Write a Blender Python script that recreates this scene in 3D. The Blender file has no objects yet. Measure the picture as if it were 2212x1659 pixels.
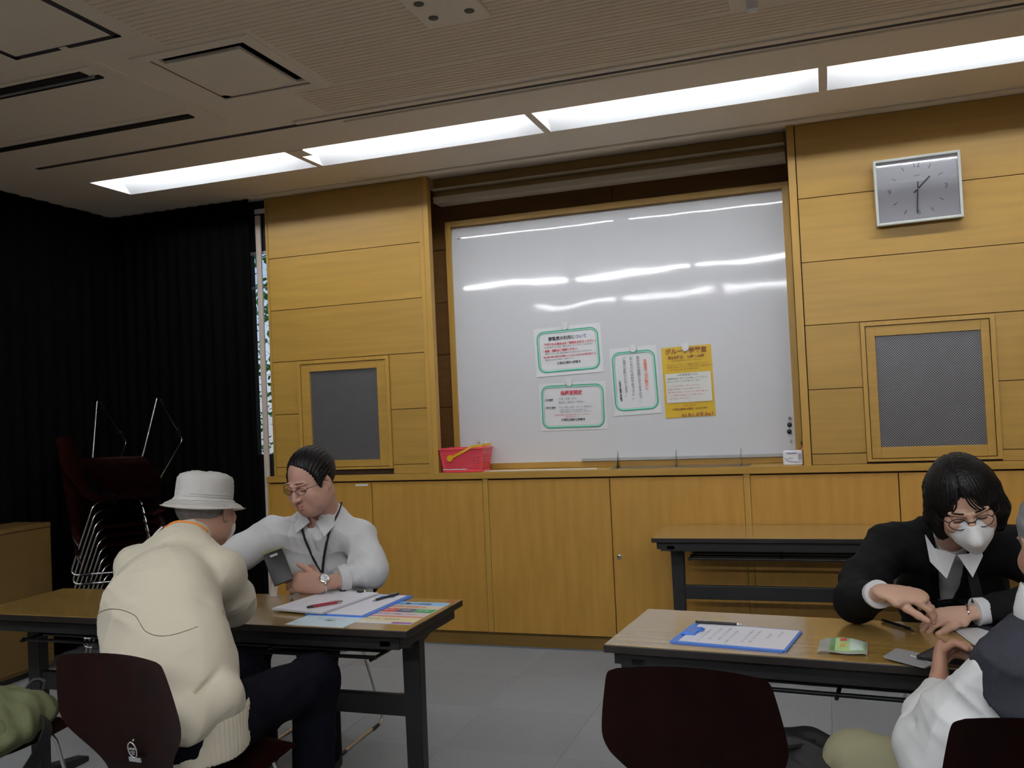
import bpy, bmesh, math, random
import numpy as np
from mathutils import Vector, Matrix
from mathutils.bvhtree import BVHTree
random.seed(7)
PI = math.pi
S = bpy.context.scene
COL = S.collection
K = 1.05                       # room measurements below are in units of 1.05 m

# ------------------------------------------------------------ camera
cam_data = bpy.data.cameras.new('camera')
cam = bpy.data.objects.new('camera', cam_data)
COL.objects.link(cam)
S.camera = cam
YAW, PITCH, ROLL, FPX = -.334165, .0270586, -.0453385, 1953.4
_f = Vector((math.sin(YAW)*math.cos(PITCH), math.cos(YAW)*math.cos(PITCH), math.sin(PITCH)))
_r = Vector((math.cos(YAW), -math.sin(YAW), 0))
_u = _r.cross(_f)
cx = _r*math.cos(ROLL) + _u*math.sin(ROLL)
cy = -_r*math.sin(ROLL) + _u*math.cos(ROLL)
mw = Matrix((cx, cy, -_f)).transposed().to_4x4()
mw.translation = Vector((0, 0, 1.365))
cam.matrix_world = mw
cam_data.sensor_width = 36
cam_data.lens = FPX/2212*36
cam_data.clip_start = .02

# ------------------------------------------------------------ world, exposure
w = bpy.data.worlds.new('world'); S.world = w; w.use_nodes = True
nt = w.node_tree
bg = nt.nodes['Background']
sky = nt.nodes.new('ShaderNodeTexSky'); sky.sky_type = 'HOSEK_WILKIE'
sky.turbidity = 6; sky.sun_direction = (.3, .5, .8)
nt.links.new(sky.outputs[0], bg.inputs[0]); bg.inputs[1].default_value = 2.2
S.view_settings.view_transform = 'Standard'
S.view_settings.look = 'None'
S.view_settings.gamma = 1
S.view_settings.use_curve_mapping = False
S.view_settings.exposure = 0.66
S.cycles.use_denoising = True
S.cycles.max_bounces = 7
S.cycles.use_adaptive_sampling = True
S.cycles.adaptive_threshold = .03
S.cycles.diffuse_bounces = 4
S.cycles.sample_clamp_indirect = 6
LIGHT = 26.0                   # emission of the fluorescent tubes

# ------------------------------------------------------------ materials
def srgb(r, g, b):
    f = lambda c: c/12.92 if c <= .04045 else ((c+.055)/1.055)**2.4
    return (f(r), f(g), f(b))
MATS = {}
def mat(name, col, rough=.6, metal=0, var=.08, scale=12, stretch=(1, 1, 1), bump=0, bscale=None, spec=.5, **kw):
    """principled material, colour varied by a noise; col is linear"""
    if name in MATS: return MATS[name]
    m = bpy.data.materials.new(name); m.use_nodes = True
    t = m.node_tree; p = t.nodes['Principled BSDF']
    N = lambda k: t.nodes.new(k)
    tc = N('ShaderNodeTexCoord'); mp = N('ShaderNodeMapping'); no = N('ShaderNodeTexNoise')
    mp.inputs['Scale'].default_value = stretch
    no.inputs['Scale'].default_value = scale; no.inputs['Detail'].default_value = 4
    t.links.new(tc.outputs['Object'], mp.inputs[0]); t.links.new(mp.outputs[0], no.inputs['Vector'])
    mx = N('ShaderNodeMix'); mx.data_type = 'RGBA'
    lo = tuple(max(0, c*(1-var)) for c in col); hi = tuple(min(1, c*(1+var)) for c in col)
    if 'col2' in kw: hi = kw['col2']; lo = col
    mx.inputs[6].default_value = (*lo, 1); mx.inputs[7].default_value = (*hi, 1)
    if 'ramp' in kw:
        rp = N('ShaderNodeMapRange'); a, b = kw['ramp']
        rp.inputs[1].default_value = a; rp.inputs[2].default_value = b
        t.links.new(no.outputs['Fac'], rp.inputs[0]); t.links.new(rp.outputs[0], mx.inputs[0])
    else:
        t.links.new(no.outputs['Fac'], mx.inputs[0])
    t.links.new(mx.outputs[2], p.inputs['Base Color'])
    p.inputs['Roughness'].default_value = rough
    p.inputs['Metallic'].default_value = metal
    p.inputs['Specular IOR Level'].default_value = spec
    if bump:
        b = N('ShaderNodeBump'); b.inputs['Strength'].default_value = min(1, bump*1.0)
        b.inputs['Distance'].default_value = kw.get('bdist', .002)
        if bscale:
            n2 = N('ShaderNodeTexNoise'); n2.inputs['Scale'].default_value = bscale; n2.inputs['Detail'].default_value = kw.get('bdetail', 3)
            t.links.new(mp.outputs[0], n2.inputs['Vector']); t.links.new(n2.outputs['Fac'], b.inputs['Height'])
        else: t.links.new(no.outputs['Fac'], b.inputs['Height'])
        t.links.new(b.outputs[0], p.inputs['Normal'])
    if 'coat' in kw: p.inputs['Coat Weight'].default_value = kw['coat']; p.inputs['Coat Roughness'].default_value = .1
    if 'trans' in kw: p.inputs['Transmission Weight'].default_value = kw['trans']; p.inputs['IOR'].default_value = kw.get('ior', 1.45)
    if 'sss' in kw:
        p.inputs['Subsurface Weight'].default_value = kw['sss']; p.inputs['Subsurface Scale'].default_value = .01
        p.inputs['Subsurface Radius'].default_value = (1, .4, .2)
    if 'sheen' in kw: p.inputs['Sheen Weight'].default_value = kw['sheen']
    if 'emit' in kw:
        p.inputs['Emission Color'].default_value = (*kw.get('ecol', (1, 1, 1)), 1); p.inputs['Emission Strength'].default_value = kw['emit']
    MATS[name] = m
    return m

WOOD = (.44, .25, .047)
def wood(name, tint=1.0, grain=(1, 1, 14), rough=.42):
    c = tuple(x*tint for x in WOOD)
    return mat(name, tuple(x*.92 for x in c), rough, scale=2.4, stretch=grain, col2=tuple(min(1, x*1.07) for x in c), ramp=(.3, .7), bump=.12, bdist=.0008)
m_panel = wood('oak_veneer', 1.0)
m_panel_b = wood('oak_veneer_second', .95)
m_panel_dark = mat('niche_veneer_shaded', (.27, .125, .032), .5, scale=3, stretch=(1, 1, 12), var=.25)  # browner veneer, with the shade inside the niche darkened into the colour
m_trim = wood('oak_trim', 1.08, (14, 14, 1))
m_door = mat('oak_door', (.43, .225, .035), .42, scale=2.4, stretch=(10, 10, 1.2), col2=(.52, .275, .050), ramp=(.3, .7), bump=.12, bdist=.0008)
m_back = mat('joint_dark', (.05, .025, .01), .8)
m_black = mat('black_paint', (.012, .012, .013), .45, var=.2)
m_blackmetal = mat('black_metal', (.012, .012, .013), .35, var=.2)
m_chrome = mat('chrome', (.72, .72, .73), .16, 1, var=.03)
m_white = mat('white_plastic', (.78, .78, .78), .4, var=.03)
m_grey = mat('grey_metal', (.42, .42, .41), .4, .3)

def clear_mat(name, tint=(1, 1, 1), rough=.02, haze=0.0, ior=1.5):
    """thin clear sheet: see-through, with a surface reflection that grows at grazing angles"""
    if name in MATS: return MATS[name]
    m = bpy.data.materials.new(name); m.use_nodes = True; t = m.node_tree
    for n in list(t.nodes): t.nodes.remove(n)
    N = t.nodes.new; out = N('ShaderNodeOutputMaterial'); tr = N('ShaderNodeBsdfTransparent'); gl = N('ShaderNodeBsdfGlossy'); df = N('ShaderNodeBsdfDiffuse')
    fr = N('ShaderNodeFresnel'); fr.inputs[0].default_value = ior; m1 = N('ShaderNodeMixShader'); m2 = N('ShaderNodeMixShader')
    no = N('ShaderNodeTexNoise'); no.inputs['Scale'].default_value = 6; mr = N('ShaderNodeMapRange'); mr.inputs[3].default_value = haze*.8; mr.inputs[4].default_value = haze*1.2
    tr.inputs[0].default_value = (*tint, 1); gl.inputs['Roughness'].default_value = rough; df.inputs[0].default_value = (.6, .6, .55, 1)
    t.links.new(no.outputs['Fac'], mr.inputs[0]); t.links.new(mr.outputs[0], m1.inputs[0])
    t.links.new(tr.outputs[0], m1.inputs[1]); t.links.new(df.outputs[0], m1.inputs[2])
    t.links.new(fr.outputs[0], m2.inputs[0]); t.links.new(m1.outputs[0], m2.inputs[1]); t.links.new(gl.outputs[0], m2.inputs[2])
    t.links.new(m2.outputs[0], out.inputs[0]); MATS[name] = m
    return m
# ------------------------------------------------------------ object helpers
def link(o, parent=None):
    COL.objects.link(o)
    if parent is not None: o.parent = parent
    return o
def thing(name, label, cat, loc=(0, 0, 0), rotz=0, group=None, rot=None):
    o = bpy.data.objects.new(name, None); link(o); o.empty_display_size = .1
    o.location = loc; o.rotation_euler = rot if rot else (0, 0, rotz)
    o['label'] = label; o['category'] = cat
    if group: o['group'] = group
    return o
def tag(o, label, cat, group=None):
    o['label'] = label; o['category'] = cat
    if group: o['group'] = group
    return o
def finish(name, me, m=None, parent=None, smooth=False, angle=None):
    me.name = name
    o = bpy.data.objects.new(name, me); link(o, parent)
    if m is not None:
        for x in (m if isinstance(m, (list, tuple)) else [m]): me.materials.append(x)
    if smooth:
        me.polygons.foreach_set('use_smooth', [True]*len(me.polygons))
        if angle is not None: me.set_sharp_from_angle(angle=angle)
    me.update()
    return o
def bmo(name, bm, m=None, parent=None, smooth=False, angle=.7):
    bmesh.ops.recalc_face_normals(bm, faces=bm.faces)
    me = bpy.data.meshes.new(name); bm.to_mesh(me); bm.free()
    return finish(name, me, m, parent, smooth, angle)
def add_box(bm, lo, hi, bev=0, mt=None, mi=0):
    lo, hi = [min(a, b) for a, b in zip(lo, hi)], [max(a, b) for a, b in zip(lo, hi)]
    r = bmesh.ops.create_cube(bm, size=1)
    vs = r['verts']
    for v in vs:
        v.co = Vector([(lo[i]+hi[i])/2 + v.co[i]*(hi[i]-lo[i]) for i in range(3)])
    if bev:
        es = list({e for v in vs for e in v.link_edges})
        rr = bmesh.ops.bevel(bm, geom=es, offset=bev, segments=2, affect='EDGES', profile=.5)
        vs = list({v for f in rr['faces'] for v in f.verts} | {v for v in vs if v.is_valid})
    if mt is not None:
        for v in vs: v.co = mt @ v.co
    if mi:
        for f in {f for v in vs for f in v.link_faces}: f.material_index = mi
    return vs
def box(name, lo, hi, m, parent=None, bev=0, mt=None):
    bm = bmesh.new(); add_box(bm, lo, hi, bev, mt)
    return bmo(name, bm, m, parent)
def add_tube(bm, pts, r, seg=8, cap=True, closed=False):
    """sweep a circle along points (parallel transport); r a number or a list"""
    pts = [Vector(p) for p in pts]; n = len(pts)
    rs = r if isinstance(r, (list, tuple)) else [r]*n
    T = []
    for i in range(n):
        if closed: d = pts[(i+1) % n]-pts[i-1]
        else: d = pts[min(i+1, n-1)]-pts[max(i-1, 0)]
        T.append(d.normalized() if d.length > 1e-9 else Vector((0, 0, 1)))
    a = Vector((0, 0, 1)) if abs(T[0].z) < .9 else Vector((1, 0, 0))
    u = (a - T[0]*a.dot(T[0])).normalized()
    rings = []
    for i in range(n):
        u = (u - T[i]*u.dot(T[i])).normalized(); v = T[i].cross(u)
        rings.append([bm.verts.new(pts[i] + (u*math.cos(2*PI*k/seg)+v*math.sin(2*PI*k/seg))*rs[i]) for k in range(seg)])
    m = n if closed else n-1
    for i in range(m):
        A, B = rings[i], rings[(i+1) % n]
        for k in range(seg): bm.faces.new((A[k], A[(k+1) % seg], B[(k+1) % seg], B[k]))
    if cap and not closed:
        bm.faces.new(rings[0][::-1]); bm.faces.new(rings[-1])
def tube(name, pts, r, m, parent=None, seg=8, closed=False):
    bm = bmesh.new(); add_tube(bm, pts, r, seg, True, closed)
    return bmo(name, bm, m, parent, True, 1.0)
def spline(pts, n=6, closed=False):
    """Catmull-Rom through points"""
    P = [Vector(p) for p in pts]; N = len(P); out = []
    rng = range(N if closed else N-1)
    for i in rng:
        g = (lambda k: P[k % N]) if closed else (lambda k: P[max(0, min(N-1, k))])
        p0, p1, p2, p3 = g(i-1), g(i), g(i+1), g(i+2)
        for s in range(n):
            t = s/n
            out.append(.5*((2*p1)+(p2-p0)*t+(2*p0-5*p1+4*p2-p3)*t*t+(3*p1-p0-3*p2+p3)*t**3))
    if not closed: out.append(P[-1])
    return out
def lathe(name, prof, m, parent=None, seg=24, mt=None):
    bm = bmesh.new(); rings = []
    for r, z in prof:
        rings.append([bm.verts.new((max(r, 1e-4)*math.cos(2*PI*k/seg), max(r, 1e-4)*math.sin(2*PI*k/seg), z)) for k in range(seg)])
    for i in range(len(rings)-1):
        for k in range(seg): bm.faces.new((rings[i][k], rings[i][(k+1) % seg], rings[i+1][(k+1) % seg], rings[i+1][k]))
    if prof[0][0] > 0: bm.faces.new(rings[0][::-1])
    if prof[-1][0] > 0: bm.faces.new(rings[-1])
    if mt is not None: bm.transform(mt)
    return bmo(name, bm, m, parent, True, .8)
def prism(name, outline, lo, hi, axis, m, parent=None, bev=0):
    """extrude a 2D outline along an axis ('x','y','z')"""
    bm = bmesh.new()
    def P(a, b, c): return {'x': (c, a, b), 'y': (a, c, b), 'z': (a, b, c)}[axis]
    A = [bm.verts.new(P(a, b, lo)) for a, b in outline]; B = [bm.verts.new(P(a, b, hi)) for a, b in outline]
    n = len(A)
    bm.faces.new(A[::-1]); bm.faces.new(B)
    for i in range(n): bm.faces.new((A[i], A[(i+1) % n], B[(i+1) % n], B[i]))
    if bev: bmesh.ops.bevel(bm, geom=list(bm.edges), offset=bev, segments=2, affect='EDGES')
    return bmo(name, bm, m, parent)
def rrect(w, h, r, n=6, cx=0, cy=0):
    o = []
    for (sx, sy, a0) in ((1, 1, 0), (-1, 1, PI/2), (-1, -1, PI), (1, -1, 1.5*PI)):
        for k in range(n+1):
            a = a0+k*PI/2/n
            o.append((cx+sx*(w/2-r)+r*math.cos(a), cy+sy*(h/2-r)+r*math.sin(a)))
    return o
def adopt(root, *objs):
    """parent objects built in world coordinates to a thing's empty"""
    for o in objs:
        o.parent = root; o.matrix_parent_inverse = root.matrix_basis.inverted()
def copy_tree(o, parent=None):
    c = o.copy(); COL.objects.link(c)
    c.parent = parent
    for ch in list(o.children): copy_tree(ch, c)
    return c
def basis(u, n):
    """matrix columns (side, forward u, up n)"""
    u = Vector(u).normalized(); n = Vector(n); n = (n-u*n.dot(u)).normalized(); s = u.cross(n)
    return Matrix((s, u, n)).transposed()

# ------------------------------------------------------------ writing on flat things
def text(name, body, size, m, parent, loc, rot=(0, 0, 0), align='LEFT', squeeze=1.0, vertical=False, bold=0):
    c = bpy.data.curves.new(name, 'FONT'); c.body = body; c.size = size
    c.align_x = align; c.align_y = 'TOP' if vertical else 'CENTER'; c.resolution_u = 2
    c.offset = bold
    if vertical: c.body = '\n'.join(body); c.space_line = .92
    o = bpy.data.objects.new(name, c); COL.objects.link(o)
    dg = bpy.context.evaluated_depsgraph_get(); dg.update()
    me = bpy.data.meshes.new_from_object(o.evaluated_get(dg))
    bpy.data.objects.remove(o); bpy.data.curves.remove(c)
    me.transform(Matrix.Diagonal((squeeze, 1, 1, 1)))
    me.materials.clear()
    t = finish(name, me, m, parent)
    t.location = loc; t.rotation_euler = rot
    return t

# ------------------------------------------------------------ sculpting with distance fields
def nets(F, lo, h):
    S0 = F < 0
    c = [S0[a:F.shape[0]-1+a, b:F.shape[1]-1+b, d:F.shape[2]-1+d] for a in (0, 1) for b in (0, 1) for d in (0, 1)]
    n = sum(x.astype(np.int8) for x in c)
    act = (n > 0) & (n < 8)
    ijk = np.argwhere(act); m = len(ijk)
    idx = -np.ones(act.shape, np.int64); idx[act] = np.arange(m)
    corner = np.array([(a, b, d) for a in (0, 1) for b in (0, 1) for d in (0, 1)])
    V = np.stack([F[ijk[:, 0]+a, ijk[:, 1]+b, ijk[:, 2]+d] for a, b, d in corner], 1)
    acc = np.zeros((m, 3)); cnt = np.zeros(m)
    for i in range(8):
        for j in range(i+1, 8):
            if np.abs(corner[i]-corner[j]).sum() != 1: continue
            a, b = V[:, i], V[:, j]; x = (a < 0) != (b < 0)
            t = a[x]/(a[x]-b[x])
            acc[x] += corner[i]+(corner[j]-corner[i])*t[:, None]; cnt[x] += 1
    P = lo+h*(ijk+acc/cnt[:, None])
    faces = []
    for ax in range(3):
        o1, o2 = [k for k in range(3) if k != ax]
        sl0 = [slice(1, s-1) for s in F.shape]; sl0[ax] = slice(0, F.shape[ax]-1)
        sl1 = list(sl0); sl1[ax] = slice(1, F.shape[ax])
        A, B = S0[tuple(sl0)], S0[tuple(sl1)]
        e = np.argwhere(A != B); 
        if not len(e): continue
        off = np.array([1, 1, 1]); off[ax] = 0; g = e+off
        def I(d1, d2):
            q = g.copy(); q[:, o1] += d1; q[:, o2] += d2
            return idx[q[:, 0], q[:, 1], q[:, 2]]
        q = np.stack([I(-1, -1), I(0, -1), I(0, 0), I(-1, 0)], 1)
        ins = A[tuple(e.T)]
        flip = ins if ax == 1 else ~ins
        q[flip] = q[flip][:, ::-1]
        faces.append(q)
    return P, np.concatenate(faces)

class Clay:
    def __init__(s, h=.004): s.h = h; s.ops = []; s.M = Matrix.Identity(4); s.box = None
    def _w(s, p): return np.array(s.M @ Vector(p))
    def cap(s, a, b, ra, rb=None, k=.012, op='+', sq=None):
        a, b = s._w(a), s._w(b); rb = ra if rb is None else rb
        if sq: ax = np.array((s.M.to_3x3() @ Vector(sq[0])).normalized()); sqv = sq[1]
        def f(P):
            ab = b-a; L = max(float(ab@ab), 1e-12)
            t = np.clip(((P-a)@ab)/L, 0, 1)
            d = P-a-t[..., None]*ab
            if sq:
                c = d@ax; d = d+(c*(1/sqv-1))[..., None]*ax
                dd = np.sqrt((d*d).sum(-1))-(ra+(rb-ra)*t)
                return dd*(.5+.5*sqv)
            return np.sqrt((d*d).sum(-1))-(ra+(rb-ra)*t)
        R = max(ra, rb)
        s.ops.append((f, np.minimum(a, b)-R, np.maximum(a, b)+R, k, op)); return s
    def chain(s, pts, rs, k=.012, op='+', sq=None):
        for i in range(len(pts)-1): s.cap(pts[i], pts[i+1], rs[i], rs[i+1], k, op, sq)
        return s
    def ell(s, c, r, rot=None, k=.012, op='+'):
        R = s.M.to_3x3()
        if rot is not None: R = R @ rot
        R = np.array(R); c = s._w(c); r = np.array(r, float)
        def f(P):
            q = (P-c)@R
            k0 = np.sqrt(((q/r)**2).sum(-1)); k1 = np.sqrt(((q/(r*r))**2).sum(-1))
            return k0*(k0-1)/np.maximum(k1, 1e-9)
        e = np.abs(R)@r
        s.ops.append((f, c-e, c+e, k, op)); return s
    def blk(s, c, half, rot=None, rnd=.003, k=.006, op='+'):
        R = s.M.to_3x3()
        if rot is not None: R = R @ rot
        R = np.array(R); c = s._w(c); hf = np.array(half, float)-rnd
        def f(P):
            q = np.abs((P-c)@R)-hf
            return np.sqrt((np.maximum(q, 0)**2).sum(-1))+np.minimum(q.max(-1), 0)-rnd
        e = np.abs(R)@np.array(half)
        s.ops.append((f, c-e, c+e, k, op)); return s
    def fn(s, f, lo, hi, k=.004, op='-'):
        s.ops.append((f, np.array(lo, float), np.array(hi, float), k, op)); return s
    def mesh(s, disp=None):
        h = s.h
        plus = [o for o in s.ops if o[4] == '+']
        lo = np.min([o[1] for o in plus], 0)-3*h-.006; hi = np.max([o[2] for o in plus], 0)+3*h+.006
        n = np.ceil((hi-lo)/h).astype(int)+1
        F = np.full(n, .2, np.float32)
        for f, a, b, k, op in s.ops:
            mg = k+.03 if op == '+' else k+.01
            i0 = np.clip(np.floor((a-mg-lo)/h).astype(int), 0, n); i1 = np.clip(np.ceil((b+mg-lo)/h).astype(int)+1, 0, n)
            if (i1 <= i0).any(): continue
            g = np.stack(np.meshgrid(*[lo[q]+h*np.arange(i0[q], i1[q]) for q in range(3)], indexing='ij'), -1)
            D = f(g); sl = tuple(slice(i0[q], i1[q]) for q in range(3)); G = F[sl]
            if op == '+':
                hh = np.maximum(k-np.abs(G-D), 0)/k
                F[sl] = np.minimum(G, D)-hh*hh*k*.25
            elif op == '-':
                hh = np.maximum(k-np.abs(G+D), 0)/k
                F[sl] = np.maximum(G, -D)+hh*hh*k*.25
            else:
                F[sl] = np.maximum(G, D)
        if disp is not None:
            near = np.abs(F) < 3*h+.015
            ii = np.argwhere(near)
            F[near] += disp(lo+h*ii).astype(np.float32)
        return nets(F, lo, h)
def clay_obj(name, parts, m, parent=None, disp=None):
    """one mesh object from one or more Clay bodies"""
    Vs, Fs, o = [], [], 0
    for c in (parts if isinstance(parts, list) else [parts]):
        P, Q = c.mesh(disp) if isinstance(c, Clay) else c
        Vs.append(P); Fs.append(Q+o); o += len(P)
    V = np.concatenate(Vs); Fc = np.concatenate(Fs)
    me = bpy.data.meshes.new(name)
    me.vertices.add(len(V)); me.vertices.foreach_set('co', V.astype(np.float32).ravel())
    me.loops.add(Fc.size); me.loops.foreach_set('vertex_index', Fc.astype(np.int32).ravel())
    me.polygons.add(len(Fc)); me.polygons.foreach_set('loop_start', np.arange(0, Fc.size, 4, dtype=np.int32))
    me.update(calc_edges=True); me.validate()
    o = finish(name, me, m, parent, True)
    return o
def bvh(o):
    me = o.data
    return BVHTree.FromPolygons([v.co for v in me.vertices], [p.vertices for p in me.polygons])
def snap(tree, pts, off=.002):
    """move points onto the nearest surface"""
    out = []
    for p in pts:
        h = tree.find_nearest(Vector(p))
        out.append(h[0]+h[1]*off if h[0] is not None else Vector(p))
    return out
def drape(tree, pts, d, off=.001):
    """slide points along d until they meet the surface"""
    out = []; d = Vector(d).normalized()
    for p in pts:
        h = tree.ray_cast(Vector(p)-d*.4, d, 1.0)
        if h[0] is not None: out.append(h[0]-d*off)
    return out
def ribbon(name, pts, nrm, width, thick, m, parent=None):
    """flat band along points; nrm = outward normal"""
    pts = [Vector(p) for p in pts]; bm = bmesh.new(); rings = []
    for i, p in enumerate(pts):
        d = (pts[min(i+1, len(pts)-1)]-pts[max(i-1, 0)]).normalized()
        n = Vector(nrm[i] if isinstance(nrm, list) else nrm); n = (n-d*n.dot(d)).normalized(); s = d.cross(n)
        rings.append([bm.verts.new(p+s*a*width/2+n*b*thick) for a, b in ((-1, 0), (1, 0), (1, 1), (-1, 1))])
    for A, B in zip(rings, rings[1:]):
        for k in range(4): bm.faces.new((A[k], A[(k+1) % 4], B[(k+1) % 4], B[k]))
    bm.faces.new(rings[0][::-1]); bm.faces.new(rings[-1])
    return bmo(name, bm, m, parent, True, .6)
# ============================================================ THE ROOM
def struct(o): o['kind'] = 'structure'; return o
XL, XR, YB, YF, ZC = -4.32*K, 3.3*K, 4.66*K, -3.6, 2.634*K

# ---- floor: carpet tiles
floor = struct(box('floor', (XL, YF, -.08), (XR, YB+.3, -.008), mat('floor_screed', (.26, .26, .27), .9)))
m_cp = [mat('carpet_grey', (.29, .295, .305), .95, var=.55, scale=230, bump=.6, bscale=500, bdist=.004, stretch=(1, 1, 1), spec=.1),
        mat('carpet_grey_turned', (.305, .31, .32), .95, var=.55, scale=230, bump=.6, bscale=500, bdist=.004, stretch=(1.3, .8, 1), spec=.1)]
tms = []
for m in m_cp:
    bm = bmesh.new(); add_box(bm, (.0004, .0004, -.008), (.4996, .4996, 0), .0006)
    me = bpy.data.meshes.new('carpet_tile'); bm.to_mesh(me); bm.free(); me.materials.append(m); tms.append(me)
i0 = 0
for ix in range(-10, 8):
    for iy in range(-3, 10):
        x0, y0 = ix*.5-.05, iy*.5-.1
        if x0+.5 < XL-.45 or x0 > XR or y0 > YB+.1: continue
        o = bpy.data.objects.new('carpet_tile', tms[(ix+iy) % 2]); link(o, floor); o.location = (x0, y0, 0)

# ---- ceiling with recessed light channels (a channel every 2.1 m), ribs between them
m_ceil = mat('ceiling_board', (.86, .73, .57), .9, var=.06, scale=60, bump=.25, bscale=400)
m_ceil2 = mat('ceiling_smooth', (.86, .76, .62), .85, var=.04, scale=40)
ROWS = [(3.89*K, 4.20*K)] + [(c-.163, c+.163) for c in (.69, -1.95)]
PITCH_X = 1.268*K; X0 = -3.735*K
SEG = [(X0+i*PITCH_X, X0+i*PITCH_X+1.235*K) for i in range(5)]
bm = bmesh.new()
ys = [YF]
for a, b in sorted(ROWS): ys += [a, b]
ys.append(YB+.35)
ACX, ACY = (-2.285*K, -1.875*K), (2.68*K, 3.13*K)      # ventilation recess
for i in range(0, len(ys), 2):
    y0, y1 = ys[i], ys[i+1]
    if y0 < ACY[0] < y1:
        add_box(bm, (XL, y0, ZC), (XR, ACY[0], ZC+.03)); add_box(bm, (XL, ACY[1], ZC), (XR, y1, ZC+.03))
        add_box(bm, (XL, ACY[0], ZC), (ACX[0], ACY[1], ZC+.03)); add_box(bm, (ACX[1], ACY[0], ZC), (XR, ACY[1], ZC+.03))
    else: add_box(bm, (XL, y0, ZC), (XR, y1, ZC+.03))
for a, b in ROWS:      # ends of the channels and webs between lamps
    add_box(bm, (XL, a, ZC), (SEG[0][0], b, ZC+.03)); add_box(bm, (SEG[-1][1], a, ZC), (XR, b, ZC+.03))
add_box(bm, (XL-.1, YF-.1, ZC+.26), (XR+.1, YB+.4, ZC+.3))
ceiling = struct(bmo('ceiling', bm, m_ceil2))
# ribbed acoustic board between the smooth strips
bm = bmesh.new(); y = 0.55
def ribs(x0, x1, y0, y1):
    y = y0
    while y < y1-.01:
        add_box(bm, (x0, y, ZC-.0038), (x1, y+.019, ZC+.001)); y += .030
ribs(-2.13*K, XR, 2.15, 2.62*K-.02); ribs(-1.80*K, XR, 2.62*K, 3.20*K); ribs(-2.0*K, XR, 3.20*K+.01, 3.47*K)
ribs(-2.13*K, XR, ROWS[1][1]+.3, 2.0)
o = bmo('rib', bm, m_ceil, ceiling); o['kind'] = 'stuff'
def cstrip(name, lo, hi, m, z=.004, up=.001, bev=0): return box(name, (lo[0], lo[1], ZC-z), (hi[0], hi[1], ZC+up), m, ceiling, bev)
cstrip('joint_strip', (-3.75*K, 3.545*K), (XR, 3.57*K), mat('joint_shadow', (.05, .045, .045), .9), .003)
cstrip('edge_bead', (-3.2*K, 4.56*K), (XR, 4.60*K), m_ceil2, .012, 0, .003)
cstrip('edge_bead', (-2.2*K, 3.50*K), (XR, 3.535*K), m_ceil2, .008, 0, .002)
cstrip('edge_bead', (-2.0*K, 3.60*K), (XR, 3.615*K), m_ceil2, .008, 0, .002)

# ---- lamps
m_tube = mat('lit_tube', (1, 1, 1), .4, emit=LIGHT, ecol=(.93, .97, 1.0))
m_refl = mat('lamp_reflector', (.86, .86, .87), .5, var=.02)
GL = 'recessed fluorescent lamps in rows across the ceiling'
m_side = mat('lamp_side_light_stop', (.06, .06, .06), .7)  # unseen near side, darkened so its bounce leaves the wall top in shade
m_tube2 = mat('lit_tube_boosted', (1, 1, 1), .4, emit=LIGHT*3.1, ecol=(.93, .97, 1.0))  # single tubes of the unseen rows, emission boosted to brighten the people
def lamp(x0, x1, y0, y1, label, tz=.098):
    t = thing('ceiling_lamp', label, 'ceiling light', ((x0+x1)/2, (y0+y1)/2, ZC), group=GL)
    L, W = (x1-x0)/2-.001, (y1-y0)/2-.001
    bm = bmesh.new()                       # open trough with a flat top and sloping long sides
    H = .145 if tz > .05 else .10
    prof = [(-W, 0), (-W*.9, H), (W*.10, H), (W, .0)]
    A = [bm.verts.new((-L, a, b)) for a, b in prof]; B = [bm.verts.new((L, a, b)) for a, b in prof]
    for i in range(3): bm.faces.new((A[i], A[i+1], B[i+1], B[i]))
    bm.faces.new(A); bm.faces.new(B[::-1])
    r = bmo('reflector', bm, [m_refl, m_side], t)
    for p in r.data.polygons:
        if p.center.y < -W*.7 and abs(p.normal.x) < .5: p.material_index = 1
    tube('fluorescent_tube', [(-L+.03, -W*.58, tz), (L-.03, -W*.58, tz)], .0140 if tz > .03 else .0105, m_tube if tz > .03 else m_tube2, t, 12)
    for s in (-1, 1): box('lamp_holder', (s*(L-.03), -W*.58-.017, tz-.016), (s*(L-.005), -W*.58+.02, tz+.03), m_white, t, .003)
    return t
names = ['leftmost', 'second from left', 'third from left', 'rightmost visible', 'fifth']
for r, (y0, y1) in enumerate(ROWS):
    for i, (x0, x1) in enumerate(SEG):
        if r == 0 and i < 4: lb = ['lit ceiling lamp nearest the black curtain, leftmost of the bright row', 'lit ceiling lamp second from the black curtain, left of the whiteboard',
                                   'lit ceiling lamp above the whiteboard, third from the black curtain', 'lit ceiling lamp at right, above the wall clock'][i]
        else: lb = 'lamp outside the frame in the '+['', 'second', 'third', 'fourth'][r]+' row back from the whiteboard, '+['beside the left wall', 'left of centre', 'in the middle', 'right of centre', 'beside the right wall'][i]
        lamp(x0, x1, y0, y1, lb, .098 if r == 0 else .026)
bm = bmesh.new()
for y0, y1 in ROWS:
    for (a, b), (c, d) in zip(SEG, SEG[1:]): add_box(bm, (b+.001, y0, ZC), (c-.001, y1, ZC+.02))
struct(bmo('trim_1', bm, m_ceil2))
# small cover plate over the gap between the first two lamps
cstrip('cover_plate', (-2.475*K, 3.89*K), (-2.395*K, 3.985*K), m_ceil2, .006)

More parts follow.
